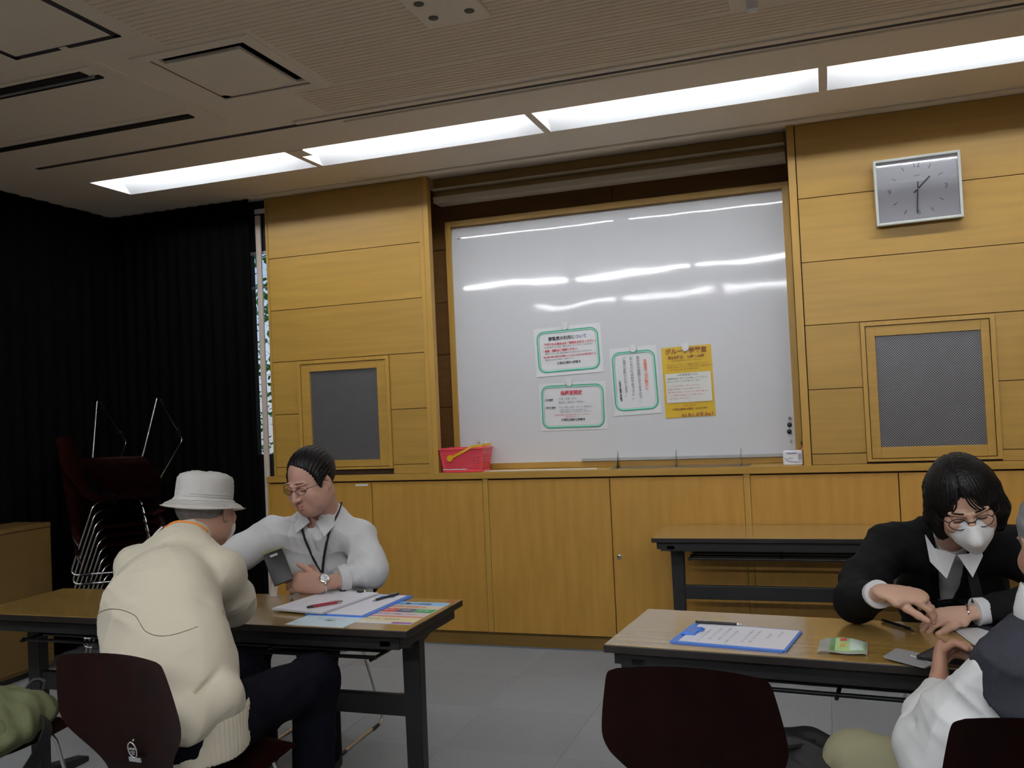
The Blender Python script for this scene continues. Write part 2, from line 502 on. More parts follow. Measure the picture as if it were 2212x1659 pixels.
# ---- ceiling vent, access panel, slots, sensor plates
m_void = mat('void_black', (.004, .004, .004), .9)
t = thing('ceiling_vent', 'square beige ceiling ventilation panel hung in a dark recess, upper left', 'vent', (sum(ACX)/2, sum(ACY)/2, ZC))
hx, hy = (ACX[1]-ACX[0])/2, (ACY[1]-ACY[0])/2
bm = bmesh.new()
for a in (-1, 1):
    add_box(bm, (a*hx, -hy-.05, -.006), (a*(hx+.05), hy+.05, .004), .002); add_box(bm, (-hx-.001, a*hy, -.006), (hx+.001, a*(hy+.05), .004), .002)
bmo('vent_frame', bm, m_ceil2, t)
bm = bmesh.new()
for a in (-1, 1):
    add_box(bm, (a*hx, -hy, .0), (a*(hx-.002), hy, .14)); add_box(bm, (-hx, a*hy, .0), (hx, a*(hy-.002), .14))
add_box(bm, (-hx, -hy, .14), (hx, hy, .145))
bmo('vent_duct', bm, m_void, t)
box('vent_panel', (-hx+.035, -hy+.05, -.004), (hx-.05, hy-.03, .012), m_ceil2, t, .004)
box('panel_rim', (-hx, hy-.03, .002), (hx, hy, .012), m_ceil, t); box('panel_rim', (-hx, -hy, .002), (-hx+.035, hy, .012), m_ceil, t)
box('panel_clip', (.09, hy-.034, -.007), (.135, hy-.028, -.003), m_white, t)

t = thing('access_panel', 'ceiling access panel outlined by a dark frame, top left corner', 'access panel', (-2.45*K, 2.25*K, ZC))
bm = bmesh.new(); a, b = .235*K, .22*K
for s in (-1, 1):
    add_box(bm, (s*a, -b, -.004), (s*(a-.022), b, .002)); add_box(bm, (-a, s*b, -.004), (a, s*(b-.022), .002))
bmo('panel_frame', bm, mat('dark_frame', (.04, .04, .045), .6), t)
box('panel_face', (-a+.022, -b+.022, -.002), (a-.022, b-.022, .002), m_ceil2, t)
for i, (yy, hh, lb, n) in enumerate(((2.70, .05, 'double black linear air slot in the ceiling, left edge', 2), (3.245, .033, 'single long black linear air slot in the ceiling above the curtain', 1))):
    t = thing('air_slot', lb, 'air vent', (-3.3*K, yy*K, ZC), group='linear air slots in the ceiling')
    x1 = .76*K; x0 = -1.0*K
    for k in range(n):
        y0 = (-.045+.052*k)*K if n == 2 else -.03*K
        box('slot', (x0, y0, -.006), (x1-(.04 if (n == 2 and k == 0) else 0), y0+(.045 if k == 0 else .03), .003), m_void, t)
    box('slot_rim', (x0, -.075*K, -.004), (x1+.03, -.055*K, .002), m_ceil2, t, .001)
    if n == 2: box('slot_bar', (x0, .002, -.010), (x1-.02, .010, .002), m_grey, t)
cstrip('panel_joint', (-2.47*K, 2.45*K), (-2.44*K, 3.35*K), m_ceil2, .007, 0, .002)

t = thing('sensor_plate', 'beige ceiling plate with two dark round holes, top centre', 'ceiling plate', (-1.115*K, 2.72*K, ZC))
box('plate', (-.115*K, -.16*K, -.014), (.115*K, .13*K, .0), m_ceil2, t, .003)
for x, y in ((-.065, .045), (.065, .045), (-.065, -.07), (.065, -.07)):
    lathe('hole_cap', [(.0, -.017), (.017, -.017), (.019, -.013)], mat('dark_cap', (.10, .10, .08), .7), t, 16, Matrix.Translation((x*K, y*K, 0)))
t = thing('ceiling_sensor', 'small beige ceiling plate with a pale knob, top right', 'ceiling plate', (-.15*K, 3.12*K, ZC))
box('plate', (-.10, -.12, -.012), (.10, .055, 0), m_ceil2, t, .003)
lathe('knob', [(.022, -.012), (.020, -.045), (.0, -.048)], m_white, t, 16, Matrix.Translation((-.02, -.02, 0)))

# ---- back wall: backing, panels one by one
wall = struct(box('wall_back', (-3.150*K, YB+.012, .957*K), (-2.09*K, YB+.026, ZC), m_back))
wallr = struct(box('wall_right_of_board', (-.11*K, YB+.012, .957*K), (XR, YB+.05, ZC), m_back))
niche = struct(box('wall_niche', (-2.4*K, 4.975*K, .9), (.2*K, 5.02*K, ZC), m_back))
def panel(x0, x1, z0, z1, parent, y=YB, m=None, g=.0018):
    m = m or random.choice((m_panel, m_panel, m_panel_b))
    return box('panel', (x0*K+g, y, z0*K+g), (x1*K-g, y+.012, z1*K-g), m, parent, .0008)
ZR = [.957, 1.010, 1.325, 1.640, 1.950, 2.265, 2.634]
def section(xa, xb, ga, gb, zg, parent):
    for z0, z1 in zip(ZR, ZR[1:]):
        if z0 >= 1.639: panel(xa, xb, z0, z1, parent)
        else:
            if ga-xa > .01: panel(xa, ga, z0, z1, parent)
            if xb-gb > .01: panel(gb, xb, z0, z1, parent)
section(-3.135, -2.13, -2.96, -2.356, None, wall)
section(-.085, .95, .167, .745, None, wallr)
for z0, z1 in zip(ZR, ZR[1:]):
    panel(.95, 2.1, z0, z1, wallr); panel(2.1, 3.3, z0, z1, wallr)
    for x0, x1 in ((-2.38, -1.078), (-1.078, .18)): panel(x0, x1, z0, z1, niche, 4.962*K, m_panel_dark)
# narrow upright posts beside the niche
o = box('post', (-2.131*K, YB-.006, .957*K), (-2.105*K, YB+.014, ZC), m_trim, wall, .001)
o = box('post', (-2.105*K, YB-.004, .957*K), (-2.073*K, YB+.045, ZC), m_trim, wall, .001)
o = box('post', (-.124*K, YB-.006, .957*K), (-.088*K, YB+.045, ZC), m_trim, wallr, .001)
box('end_panel', (-3.150*K, YB-.002, .957*K), (-3.135*K, YB+.026, ZC), m_panel_b, wall, .001)

# ---- loudspeaker grilles in the wall
m_mesh = mat('grille_grey', (.18, .185, .19), .45, .6, var=.1)
def grille(x0, x1, z0, z1, mx0, mx1, mz0, mz1, label, hinge_left):
    cxx = (x0+x1)/2*K; t = thing('wall_grille', label, 'speaker grille', (cxx, YB, z0*K), group='oak framed metal grilles in the panelled wall')
    X = lambda v: v*K-cxx
    Z = lambda v: v*K-z0*K
    bm = bmesh.new(); f = .020
    add_box(bm, (X(x0), -.012, Z(z0)), (X(x0+f), .014, Z(z1))); add_box(bm, (X(x1-f), -.012, Z(z0)), (X(x1), .014, Z(z1)))
    add_box(bm, (X(x0+f), -.012, Z(z1-f)), (X(x1-f), .014, Z(z1))); add_box(bm, (X(x0+f), -.012, Z(z0)), (X(x1-f), .014, Z(z0+.012)))
    bmo('outer_frame', bm, m_trim, t)
    d = x0+f+.003, x1-f-.003, z0+.015, z1-f-.003
    bm = bmesh.new()
    add_box(bm, (X(d[0]), -.006, Z(d[2])), (X(mx0), .012, Z(d[3])), .001); add_box(bm, (X(mx1), -.006, Z(d[2])), (X(d[1]), .012, Z(d[3])), .001)
    add_box(bm, (X(mx0), -.006, Z(mz1)), (X(mx1), .012, Z(d[3])), .001); add_box(bm, (X(mx0), -.006, Z(d[2])), (X(mx1), .012, Z(mz0)), .001)
    dr = bmo('door', bm, m_panel, t)
    box('grille_backing', (X(mx0), .013, Z(mz0)), (X(mx1), .016, Z(mz1)), mat('grille_dark', (.03, .03, .032), .8), dr)
    # wire lattice, diagonal, as one counted mass
    bm = bmesh.new(); p = .0125; W, H = (mx1-mx0)*K, (mz1-mz0)*K; ox, oz = X(mx0), Z(mz0); wd = .0032
    n = int((W+H)/p)+1
    for k in range(n):
        c = k*p
        for sgn in (1, -1):
            if sgn > 0: a = (max(0, c-H), min(c, H)); b = (min(c, W), max(0, c-W))
            else: a = (max(0, c-H), H-min(c, H)); b = (min(c, W), H-max(0, c-W))
            if abs(a[0]-b[0]) < .004: continue
            q = wd*.7; y = .004 if sgn > 0 else .0055
            vs = [bm.verts.new((ox+px, y, oz+pz)) for px, pz in ((a[0]-q*.5, a[1]-q*.5*sgn), (a[0]+q*.5, a[1]+q*.5*sgn), (b[0]+q*.5, b[1]+q*.5*sgn), (b[0]-q*.5, b[1]-q*.5*sgn))]
            bm.faces.new(vs)
    me = bpy.data.meshes.new('grille_wire'); bm.to_mesh(me); bm.free()
    o = finish('grille_wire', me, mat('grille_wire_grey', (.27, .27, .285), .4, .5, var=.1), dr); o['kind'] = 'stuff'
grille(-2.96, -2.356, .99, 1.637, -2.88, -2.436, 1.044, 1.57, 'oak framed speaker grille on the wall left of the whiteboard', True)
grille(.167, .745, .968, 1.637, .231, .686, 1.035, 1.566, 'oak framed speaker grille on the wall below the clock', False)

# ---- worktop and cupboards
wt = box('worktop', (-3.2*K, YB-.014, .921*K), (XR, 4.962*K, .957*K), wood('oak_worktop', 1.0, (1, 12, 12), .35), None, .002)
tag(wt, 'long oak worktop running along the wall under the whiteboard', 'worktop')
m_toe = wood('oak_toe', .55, (1, 10, 10))
# wall_left_lower: cupboard units, two doors each
clabels = ['oak cupboard unit left, partly behind the man in the light shirt', 'oak cupboard unit under the whiteboard with two tall doors', 'oak cupboard unit behind the rear desk and the woman', 'oak cupboard unit at the right edge']
for i, xa in enumerate((-3.2, -1.80, -.40, 1.0)):
    xb = (-1.80, -.40, 1.0, 2.4)[i]
    t = thing('cupboard', clabels[i], 'cupboard', ((xa+xb)/2*K, YB, 0), group='built-in oak cupboards along the back wall')
    L = (xb-xa)/2*K
    box('carcass', (-L, .013, .085), (L, .0475, .921*K-.001), m_back, t)
    box('plinth', (-L, .035, .0), (L, .06, .084), m_toe, t)
    w_ = L-.018
    for s in (-1, 1):
        d = box('door', (min(s*.0025, s*w_), -.004, .086), (max(s*.0025, s*w_), .018, .912*K), m_door, t, .0012)
        if s > 0:
            c = Matrix.Translation((.035, -.004, .50*K)) @ Matrix.Rotation(PI/2, 4, 'X')
            if i == 1: lathe('lock', [(.013, 0), (.013, .004), (.006, .006), (.0, .006)], m_chrome, d, 16, c)
    box('side_stile', (-L, -.003, .086), (-L+.016, .018, .920*K), m_trim, t)
    box('side_stile', (L-.016, -.003, .086), (L, .018, .920*K), m_trim, t)
o = box('door_label', (-2.734, YB-.0055, .937), (-2.649, YB-.0042, .949), m_white); tag(o, 'narrow white blank label stuck on the left cupboard door', 'label')

# ---- projection screen casing above the niche
t = thing('screen_case', 'long dark housing of a pull-down screen above the whiteboard', 'projection screen', (-1.1*K, YB+.06, 2.49*K))
L = .965*K
m_case = mat('screen_case_brown', (.40, .33, .24), .5)
box('casing', (-L, .0, .0), (L, .12, .035*K), m_case, t, .004)
box('top_rail', (-L, -.02, .068*K), (L, .02, .078*K), m_case, t, .002)
box('cover_board', (-L, .025, .036*K), (L, .12, .14*K), m_toe, t)
tube('pull_ring', [(x*.016, 0, z) for x, z in ((-1, .0), (-.95, -.010), (-.5, -.017), (.5, -.017), (.95, -.010), (1, 0))], .0022, m_case, t, 6)

# ---- left: window band and pale reveal, black curtains
wl = struct(box('wall_left', (XL-.12, YF, -.05), (XL, YB+.4, ZC+.05), mat('dark_wall', (.008, .008, .008), .8)))
wr = struct(box('wall_right', (XR, YF, -.05), (XR+.1, YB+.4, ZC+.3), mat('beige_wall', (.16, .12, .08), .8)))
wf = struct(box('wall_front', (XL, YF-.1, -.05), (XR, YF, ZC+.3), mat('beige_wall', (.16, .12, .08), .8)))
wn = struct(box('window_1', (XL, YB+.05, -.05), (-3.30*K, YB+.10, ZC+.1), mat('dark_wall', (.008, .008, .008), .8)))
box('window_frame', (-3.30*K, YB+.032, ZC-.33), (-3.02*K, YB+.08, ZC+.1), m_black, wn)
box('window_frame', (-3.30*K, YB+.032, -.05), (-3.02*K, YB+.08, 1.09*K), m_black, wn)
box('window_head', (-3.30*K, YB+.028, ZC-.345), (-3.10*K, YB+.032, ZC-.325), m_grey, wn)
box('window_bar', (-3.30*K, YB+.04, 2.10*K), (-3.02*K, YB+.052, 2.112*K), m_grey, wn)
box('curtain_track', (-3.235*K, YB+.018, ZC-.085), (-3.152*K, YB+.028, ZC-.055), m_white, wn, .002)
mg = clear_mat('window_glass')
box('pane', (-3.30*K, YB+.055, 1.09*K), (-3.02*K, YB+.058, ZC-.33), mg, wn)
struct(box('wall_window_reveal', (-3.02*K, YB+.026, -.05), (-2.98*K, YB+.5, ZC+.1), m_back))
rv = struct(box('trim_2', (-3.222*K, YB+.002, .0), (-3.190*K, YB+.016, ZC-.10), mat('pale_reveal', (.62, .52, .44), .7)))

m_vel = mat('black_velvet', (.004, .004, .0042), .9, var=.4, scale=30, spec=.1)
def curtain(name, a, b, z0, z1, label, n, amp=.013):
    a, b = Vector(a), Vector(b); d = (b-a); L = d.length; d.normalize(); nn = Vector((-d.y, d.x))
    bm = bmesh.new(); cols = n*10
    rings = []
    for i in range(cols+1):
        s = i/cols*L
        row = []
        for j in range(13):
            z = z0+(z1-z0)*j/12
            k = .6+.4*(1-j/12)
            off = amp*k*(math.sin(2*PI*i/10)+.35*math.sin(2*PI*i/27+j*.1))
            p = a+d*s+nn*off
            row.append(bm.verts.new((p.x, p.y, z)))
        rings.append(row)
    for A, B in zip(rings, rings[1:]):
        for j in range(12): bm.faces.new((A[j], B[j], B[j+1], A[j+1]))
    bmesh.ops.solidify(bm, geom=bm.faces[:], thickness=.004)
    o = bmo(name, bm, m_vel, None, True, 2)
    return tag(o, label, 'curtain')
curtain('curtain', (XL+.03, YB-.06), (-3.225*K, YB-.055), .01, ZC-.004, 'black floor length curtain hanging across the back window', 13)
curtain('curtain', (XL+.07, -.6), (XL+.07, YB-.03), .01, ZC-.004, 'black curtain running along the left side wall', 50)

# ---- outside the window
to = thing('garden_tree', 'leafy green tree seen through the slit of window', 'tree', (-4.6, 7.4, 0))
tube('trunk', [(0, 0, -.5), (.05, 0, 1.2), (-.05, 0, 2.6)], [.12, .09, .05], mat('bark', (.12, .09, .06), .9), to, 8)
bm = bmesh.new()
for k in range(5200):
    c = Vector((random.gauss(0, .8), random.gauss(0, .5), random.uniform(.2, 4.6)))
    q = Matrix.Rotation(random.uniform(0, 6.3), 3, Vector((random.gauss(0, 1), random.gauss(0, 1), random.gauss(0, 1))).normalized())
    r = random.uniform(.03, .06)
    vs = [bm.verts.new(c+q @ Vector(v)*r) for v in ((-1, 0, 0), (0, -.5, 0), (1, 0, .1), (0, .5, 0))]
    bm.faces.new(vs)
o = bmo('foliage', bm, mat('leaf_green', (.10, .30, .06), .5, var=.5, scale=3), to); o['kind'] = 'stuff'
gr = struct(box('ground_outside', (-12, YB+.6, -.4), (2, 14, -.3), mat('lawn', (.10, .16, .05), .9)))
struct(box('wall_light_stop_left', (-2.45*K, YB+.05, .9), (-2.40*K, 5.02*K, ZC), m_back))  # two unseen closing walls, added to stop daylight leaking in behind the niche
struct(box('wall_light_stop_right', (.2*K, YB+.05, .9), (.25*K, 5.02*K, ZC), m_back))
# ============================================================ WHITEBOARD AND ITS NOTICES
BY = 4.885*K; TILT = 0.0
bx0, bx1, bz0, bz1 = -2.03*K, -.166*K, .990*K, 2.375*K
BC = ((bx0+bx1)/2, BY, bz0)
board = thing('whiteboard', 'large wall whiteboard in an oak frame with notices on it', 'whiteboard', BC, rot=(TILT, 0, 0))
W2, HB = (bx1-bx0)/2, bz1-bz0
m_wb = mat('whiteboard_enamel', (.68, .68, .71), .05, var=.02, scale=2, spec=.32)
# gentle waviness of the sheet, as relief
_t = m_wb.node_tree
_n = _t.nodes.new('ShaderNodeTexNoise'); _n.inputs['Scale'].default_value = 2.4; _n.inputs['Detail'].default_value = 1
_b = _t.nodes.new('ShaderNodeBump'); _b.inputs['Strength'].default_value = .15; _b.inputs['Distance'].default_value = .02
_c = _t.nodes.new('ShaderNodeTexCoord'); _t.links.new(_c.outputs['Object'], _n.inputs['Vector'])
_t.links.new(_n.outputs['Fac'], _b.inputs['Height']); _t.links.new(_b.outputs[0], _t.nodes['Principled BSDF'].inputs['Normal'])
bm = bmesh.new(); nz = 60; rows_ = []      # enamel sheet, bowed backwards along its top edge
for j in range(nz+1):
    z = HB*j/nz; y = -.004+.5*max(0, z-(HB-.16))**2*1.25
    rows_.append([bm.verts.new((x, y, z)) for x in (-W2, W2)])
for A, B in zip(rows_, rows_[1:]): bm.faces.new((A[0], A[1], B[1], B[0]))
bmo('writing_surface', bm, m_wb, board, True, 3)
box('board_core', (-W2, .014, 0), (W2, .02, HB), m_grey, board)
fw = .036
box('frame_side', (-W2-fw, -.016, -.036), (-W2, .02, HB+fw), m_trim, board, .002)
box('frame_side', (W2, -.016, -.036), (W2+fw, .02, HB+fw), m_trim, board, .002)
box('frame_top', (-W2, -.016, HB), (W2, .02, HB+fw), m_panel, board, .002)
box('frame_bottom', (-W2, -.016, -.034), (W2, .02, 0), m_panel, board, .002)
box('pen_tray', (-.86*K+1.098*K-.44*K, -.030, -.002), (W2-.01, -.006, .016), m_grey, board, .003)
o = box('sliding_rule', (-1.83*K, YB+.05, .957*K), (-1.18*K, YB+.062, .957*K+.005), m_white, None, .001)
tag(o, 'thin pale rail lying along the worktop below the whiteboard', 'rail')

def on_board(x, z, d=.0):
    """a point on the tilted board surface (x, z in world)"""
    h = (z-bz0)
    return Vector((x, BY-.004-math.sin(TILT)*h-d, z))
m_paper = mat('paper_white', (.74, .74, .76), .28, var=.02, spec=.5)
m_ink = mat('ink_black', (.02, .02, .025), .5); m_red = mat('ink_red', (.62, .03, .06), .5); m_blue = mat('ink_blue', (.05, .06, .32), .5)
m_orange = mat('ink_orange', (.80, .17, .04), .5); m_green = mat('border_green', (.03, .34, .20), .45); m_mint = mat('border_mint', (.30, .72, .55), .45)
m_brown = mat('ink_brown', (.25, .08, .02), .5); m_yel = mat('poster_yellow', (.66, .42, .012), .35, var=.05)
m_pgrey = mat('ink_grey', (.25, .25, .27), .5)
def ring_plate(name, w, h, r, t_, z, m, parent):
    bm = bmesh.new(); A = rrect(w, h, r, 8); B = rrect(w-2*t_, h-2*t_, r-t_, 8)
    a = [bm.verts.new((x, y, z)) for x, y in A]; b = [bm.verts.new((x, y, z)) for x, y in B]; n = len(a)
    for i in range(n): bm.faces.new((a[i], a[(i+1) % n], b[(i+1) % n], b[i]))
    me = bpy.data.meshes.new(name); bm.to_mesh(me); bm.free()
    return finish(name, me, m, parent)
def notice(name, corners, label, m=m_paper, curl=.006):
    """corners tl, tr, br, bl in (x,z) old units; makes a sheet standing on the board, local x right, y up, z out"""
    c = [Vector((x*K, z*K)) for x, z in corners]
    ctr = sum(c, Vector((0, 0)))/4; wv = ((c[1]-c[0])+(c[2]-c[3]))/2; hv = ((c[0]-c[3])+(c[1]-c[2]))/2
    ang = math.atan2(wv.y, wv.x); w_, h_ = wv.length, hv.length
    p = on_board(ctr.x, ctr.y, .0045)
    t = thing(name, label, 'notice', p)
    t.rotation_euler = (Matrix.Rotation(TILT, 3, 'X') @ Matrix.Rotation(-ang, 3, 'Y') @ Matrix.Rotation(PI/2, 3, 'X')).to_euler()
    bm = bmesh.new(); n = 10; g = []
    for j in range(n+1):
        row = []
        for i in range(5):
            x = (i/4-.5)*w_; y = (j/n-.5)*h_
            row.append(bm.verts.new((x, y, -.003 + (curl*max(0, (.28-j/n)/.28)**2))))
        g.append(row)
    for j in range(n):
        for i in range(4): bm.faces.new((g[j][i], g[j][i+1], g[j+1][i+1], g[j+1][i]))
    bmo('sheet', bm, m, t)
    return t, w_, h_
def line(t, s, size, m, x, y, sq=1.0, al='LEFT', bold=0, z=.0012, vertical=False):
    return text('lettering', s, size, m, t, (x, y, z), align=al, squeeze=sq, vertical=vertical, bold=bold)
Z1 = .0012
# notice about the reading seats
t, w_, h_ = notice('notice', ((-1.551, 1.744), (-1.168, 1.752), (-1.150, 1.482), (-1.545, 1.468)), 'green bordered notice at upper left of the whiteboard with a long two-colour heading', curl=.002)
ring_plate('border_light', w_-.036, h_-.044, .045, .011, Z1-.0004, m_mint, t); ring_plate('border', w_-.034, h_-.042, .046, .0055, Z1, m_green, t)
ring_plate('border_line', w_-.062, h_-.070, .034, .0008, Z1, m_pgrey, t)
line(t, '閲覧席の利用に', .0245, m_ink, -.115, .074, .95, bold=.0004); line(t, 'ついて', .0245, m_blue, .050, .074, .95, bold=.0004)
line(t, '・離席される場合は必ず荷物をお持ちください。', .0165, m_red, -.158, .042, .93, bold=.0004)
line(t, '荷物を放置されている場合、職員がお預かりさせていただくことがあります。', .0088, m_ink, -.142, .025, .98)
line(t, '・食事・雑談はご遠慮ください。', .0165, m_red, -.158, .004, .93, bold=.0004)
line(t, '飲物はペットボトル等、蓋付き容器に限りお飲みいただいてかまいません。', .0088, m_ink, -.142, -.013, .98)
line(t, '飲み物は蓋の閉まる容器に入ったものがのみ利用可能です。', .0128, m_red, -.152, -.032, .95, bold=.0002)
line(t, '館内持ち込み以外の物等は、ご遠慮ください。', .0088, m_ink, -.142, -.048, .98)
line(t, '練馬区立稲荷山図書館', .0150, m_ink, 0, -.072, .95, 'CENTER', bold=.0003)
# notice about the opened meeting room
t, w_, h_ = notice('notice', ((-1.531, 1.434), (-1.149, 1.428), (-1.148, 1.166), (-1.537, 1.163)), 'green bordered notice at lower left of the whiteboard with a short red heading', curl=.001)
ring_plate('border_light', w_-.030, h_-.030, .045, .011, Z1-.0004, m_mint, t); ring_plate('border', w_-.028, h_-.028, .046, .0055, Z1, m_green, t)
ring_plate('border_line', w_-.056, h_-.056, .034, .0008, Z1, m_pgrey, t)
line(t, '会議室開放', .0285, m_red, -.005, .078, .95, 'CENTER', bold=.0006)
line(t, '終日開放', .0135, m_ink, -.163, .040, .9, bold=.0003); line(t, '土曜・日曜・祝日', .0145, m_pgrey, -.085, .045, .95)
line(t, '春休み・夏休み・冬休み', .0145, m_pgrey, -.085, .024, .95)
line(t, '放課後開放', .0135, m_ink, -.163, -.006, .9, bold=.0003); line(t, '平日 15時～20時　※テスト期間含む', .0135, m_pgrey, -.085, -.006, .95)
line(t, '火曜日～金曜日の午後に当館を開放します。', .0092, m_pgrey, -.080, -.022, .95); line(t, '木曜日は会議のグループ学習室として開放します。', .0092, m_pgrey, -.080, -.033, .95)
line(t, '会議室利用団体の予約が優先で開放しないことがあります。', .0088, m_red, 0, -.050, .95, 'CENTER'); line(t, '静かに利用しましょう。', .0088, m_red, 0, -.061, .95, 'CENTER')
line(t, '練馬区立稲荷山図書館', .0150, m_ink, 0, -.079, .95, 'CENTER', bold=.0003)
# upright notice
t, w_, h_ = notice('notice', ((-1.108, 1.603), (-.858, 1.612), (-.849, 1.240), (-1.118, 1.233)), 'upright green bordered notice with columns of vertical writing, centre of the whiteboard', curl=.002)
ring_plate('border_light', w_-.024, h_-.052, .045, .011, Z1-.0004, m_mint, t); ring_plate('border', w_-.022, h_-.050, .046, .0055, Z1, m_green, t)
ring_plate('border_line', w_-.050, h_-.078, .034, .0008, Z1, m_pgrey, t)
for j, (s, sz, m, x, y) in enumerate((('会議室ではお静かに', .0215, m_orange, .066, .118), ('他の方の迷惑になりますので、', .0205, m_pgrey, .026, .138), ('おしゃべりはおやめ下さい。', .0205, m_pgrey, -.014, .138),
                                    ('ご協力お願いいたします。', .0205, m_pgrey, -.054, .138), ('練馬区立稲荷山図書館', .0130, m_ink, -.088, .005))):
    line(t, s, sz, m, x, y, .95, 'CENTER', bold=.0003, vertical=True)
# yellow poster
t, w_, h_ = notice('poster', ((-.830, 1.589), (-.568, 1.594), (-.560, 1.214), (-.829, 1.209)), 'yellow poster with a white text box, rightmost sheet on the whiteboard', m_yel, curl=.001)
t['category'] = 'poster'
bm = bmesh.new(); add_box(bm, (-w_/2+.014, -.115, Z1-.0006), (w_/2-.012, .050, Z1-.0002)); bmo('text_box', bm, mat('box_white', (.70, .70, .66), .4), t)
line(t, 'グループ学習室', .034, m_brown, -.002, .172, .98, 'CENTER', bold=.0010)
line(t, '第3木曜日　16時～20時', .0205, m_brown, -.002, .138, .95, 'CENTER', bold=.0006)
line(t, '（学校休業期間中は行いません。予約もなし）', .0085, m_brown, 0, .120, 1, 'CENTER')
for j, s in enumerate(('友人やグループで楽しく、会議室を学習スペースとして', '先着順に仲間同士でグループ学習できます。勉強を教えあう', 'こともでき友人と話しながら学習できます。')):
    line(t, s, .0100, m_brown, -.112, .098-.014*j, .95)
line(t, '≪利用希望の方≫', .0150, m_ink, 0, .038, 1, 'CENTER')
line(t, '2階閲覧室前にあるベルを鳴らしてください。', .0120, m_ink, -.118, .020, .95); line(t, 'お近くのスタッフが入室いたします。', .0120, m_ink, -.118, .004, .95)
for j, s in enumerate(('グループでのご利用は、2名からになります。', '会議室にお友達がいる方もお声掛けください。', '個室で静かに利用したい方のためのご用意も可能です。', '・テスト期間中は混み合うことが予想されます。', '　あらかじめご了承ください。')):
    line(t, s, .0098, m_red if j != 1 else m_brown, -.118, -.022-.0175*j, .95)
line(t, 'お問い合わせ', .0120, m_brown, 0, -.134, 1, 'CENTER'); line(t, '練馬区立稲荷山図書館　03-5241-4040', .0128, m_brown, .0, -.153, .9, 'CENTER', bold=.0003)
bm = bmesh.new()
random.seed(3)
for x in [-.045+.006*i for i in range(30)]:
    if random.random() < .75:
        h = random.uniform(.004, .022); add_box(bm, (x-.0018, -h_/2+.004, Z1-.0006), (x+.0018, -h_/2+.004+h, Z1-.0002))
bmo('skyline_print', bm, mat('print_maroon', (.30, .05, .06), .5), t)

# magnets
m_mag = mat('magnet_white', (.70, .70, .71), .35)
def magnet(x, z, r, m, label, d=.008, group=None, clip=False):
    t = thing('magnet', label, 'magnet', on_board(x*K, z*K, .004))
    t.rotation_euler = (PI/2+TILT, 0, 0)
    if group: t['group'] = group
    if clip:
        lathe('disc', [(r, 0), (r, .005), (r*.9, .008), (0, .009)], m, t, 24)
        prism('clip_tab', rrect(r*1.9, r*1.1, r*.3, 3, 0, r*.75), .001, .006, 'z', m, t, .001)
    else: lathe('disc', [(r, 0), (r, d*.7), (r*.8, d), (0, d)], m, t, 20)
for px, pz, lb in ((-1.366, 1.745, 'white magnet clip holding the upper left notice'), (-1.356, 1.430, 'white magnet clip holding the lower left notice'),
                   (-.985, 1.596, 'white magnet clip holding the upright notice'), (-.703, 1.583, 'white magnet clip holding the yellow poster')):
    magnet(px, pz, .0215, m_mag, lb, clip=True)
m_dark = mat('magnet_dark', (.012, .02, .035), .3)
magnet(-.190, 1.152, .0125, m_dark, 'upper dark round magnet at the lower right edge of the whiteboard')
magnet(-.193, 1.117, .0125, mat('magnet_maroon', (.03, .008, .016), .3), 'lower dark maroon magnet at the lower right edge of the whiteboard')
magnet(-.187, 1.185, .009, m_chrome, 'small silver ring magnet above the two dark magnets')
magnet(-.188, 1.068, .007, mat('magnet_peach', (.6, .42, .33), .4), 'tiny peach magnet below the dark magnets')
magnet(-1.985, 2.312, .008, m_white, 'tiny white magnet in the top left corner of the whiteboard')
magnet(-1.915, 1.118, .009, mat('magnet_clear', (.55, .50, .52), .1), 'small pinkish clear magnet above the red basket')
magnet(-1.866, 1.112, .010, m_white, 'small white magnet above the handle of the red basket')
magnet(-1.885, 1.085, .008, m_chrome, 'small silver magnet just behind the rim of the red basket')

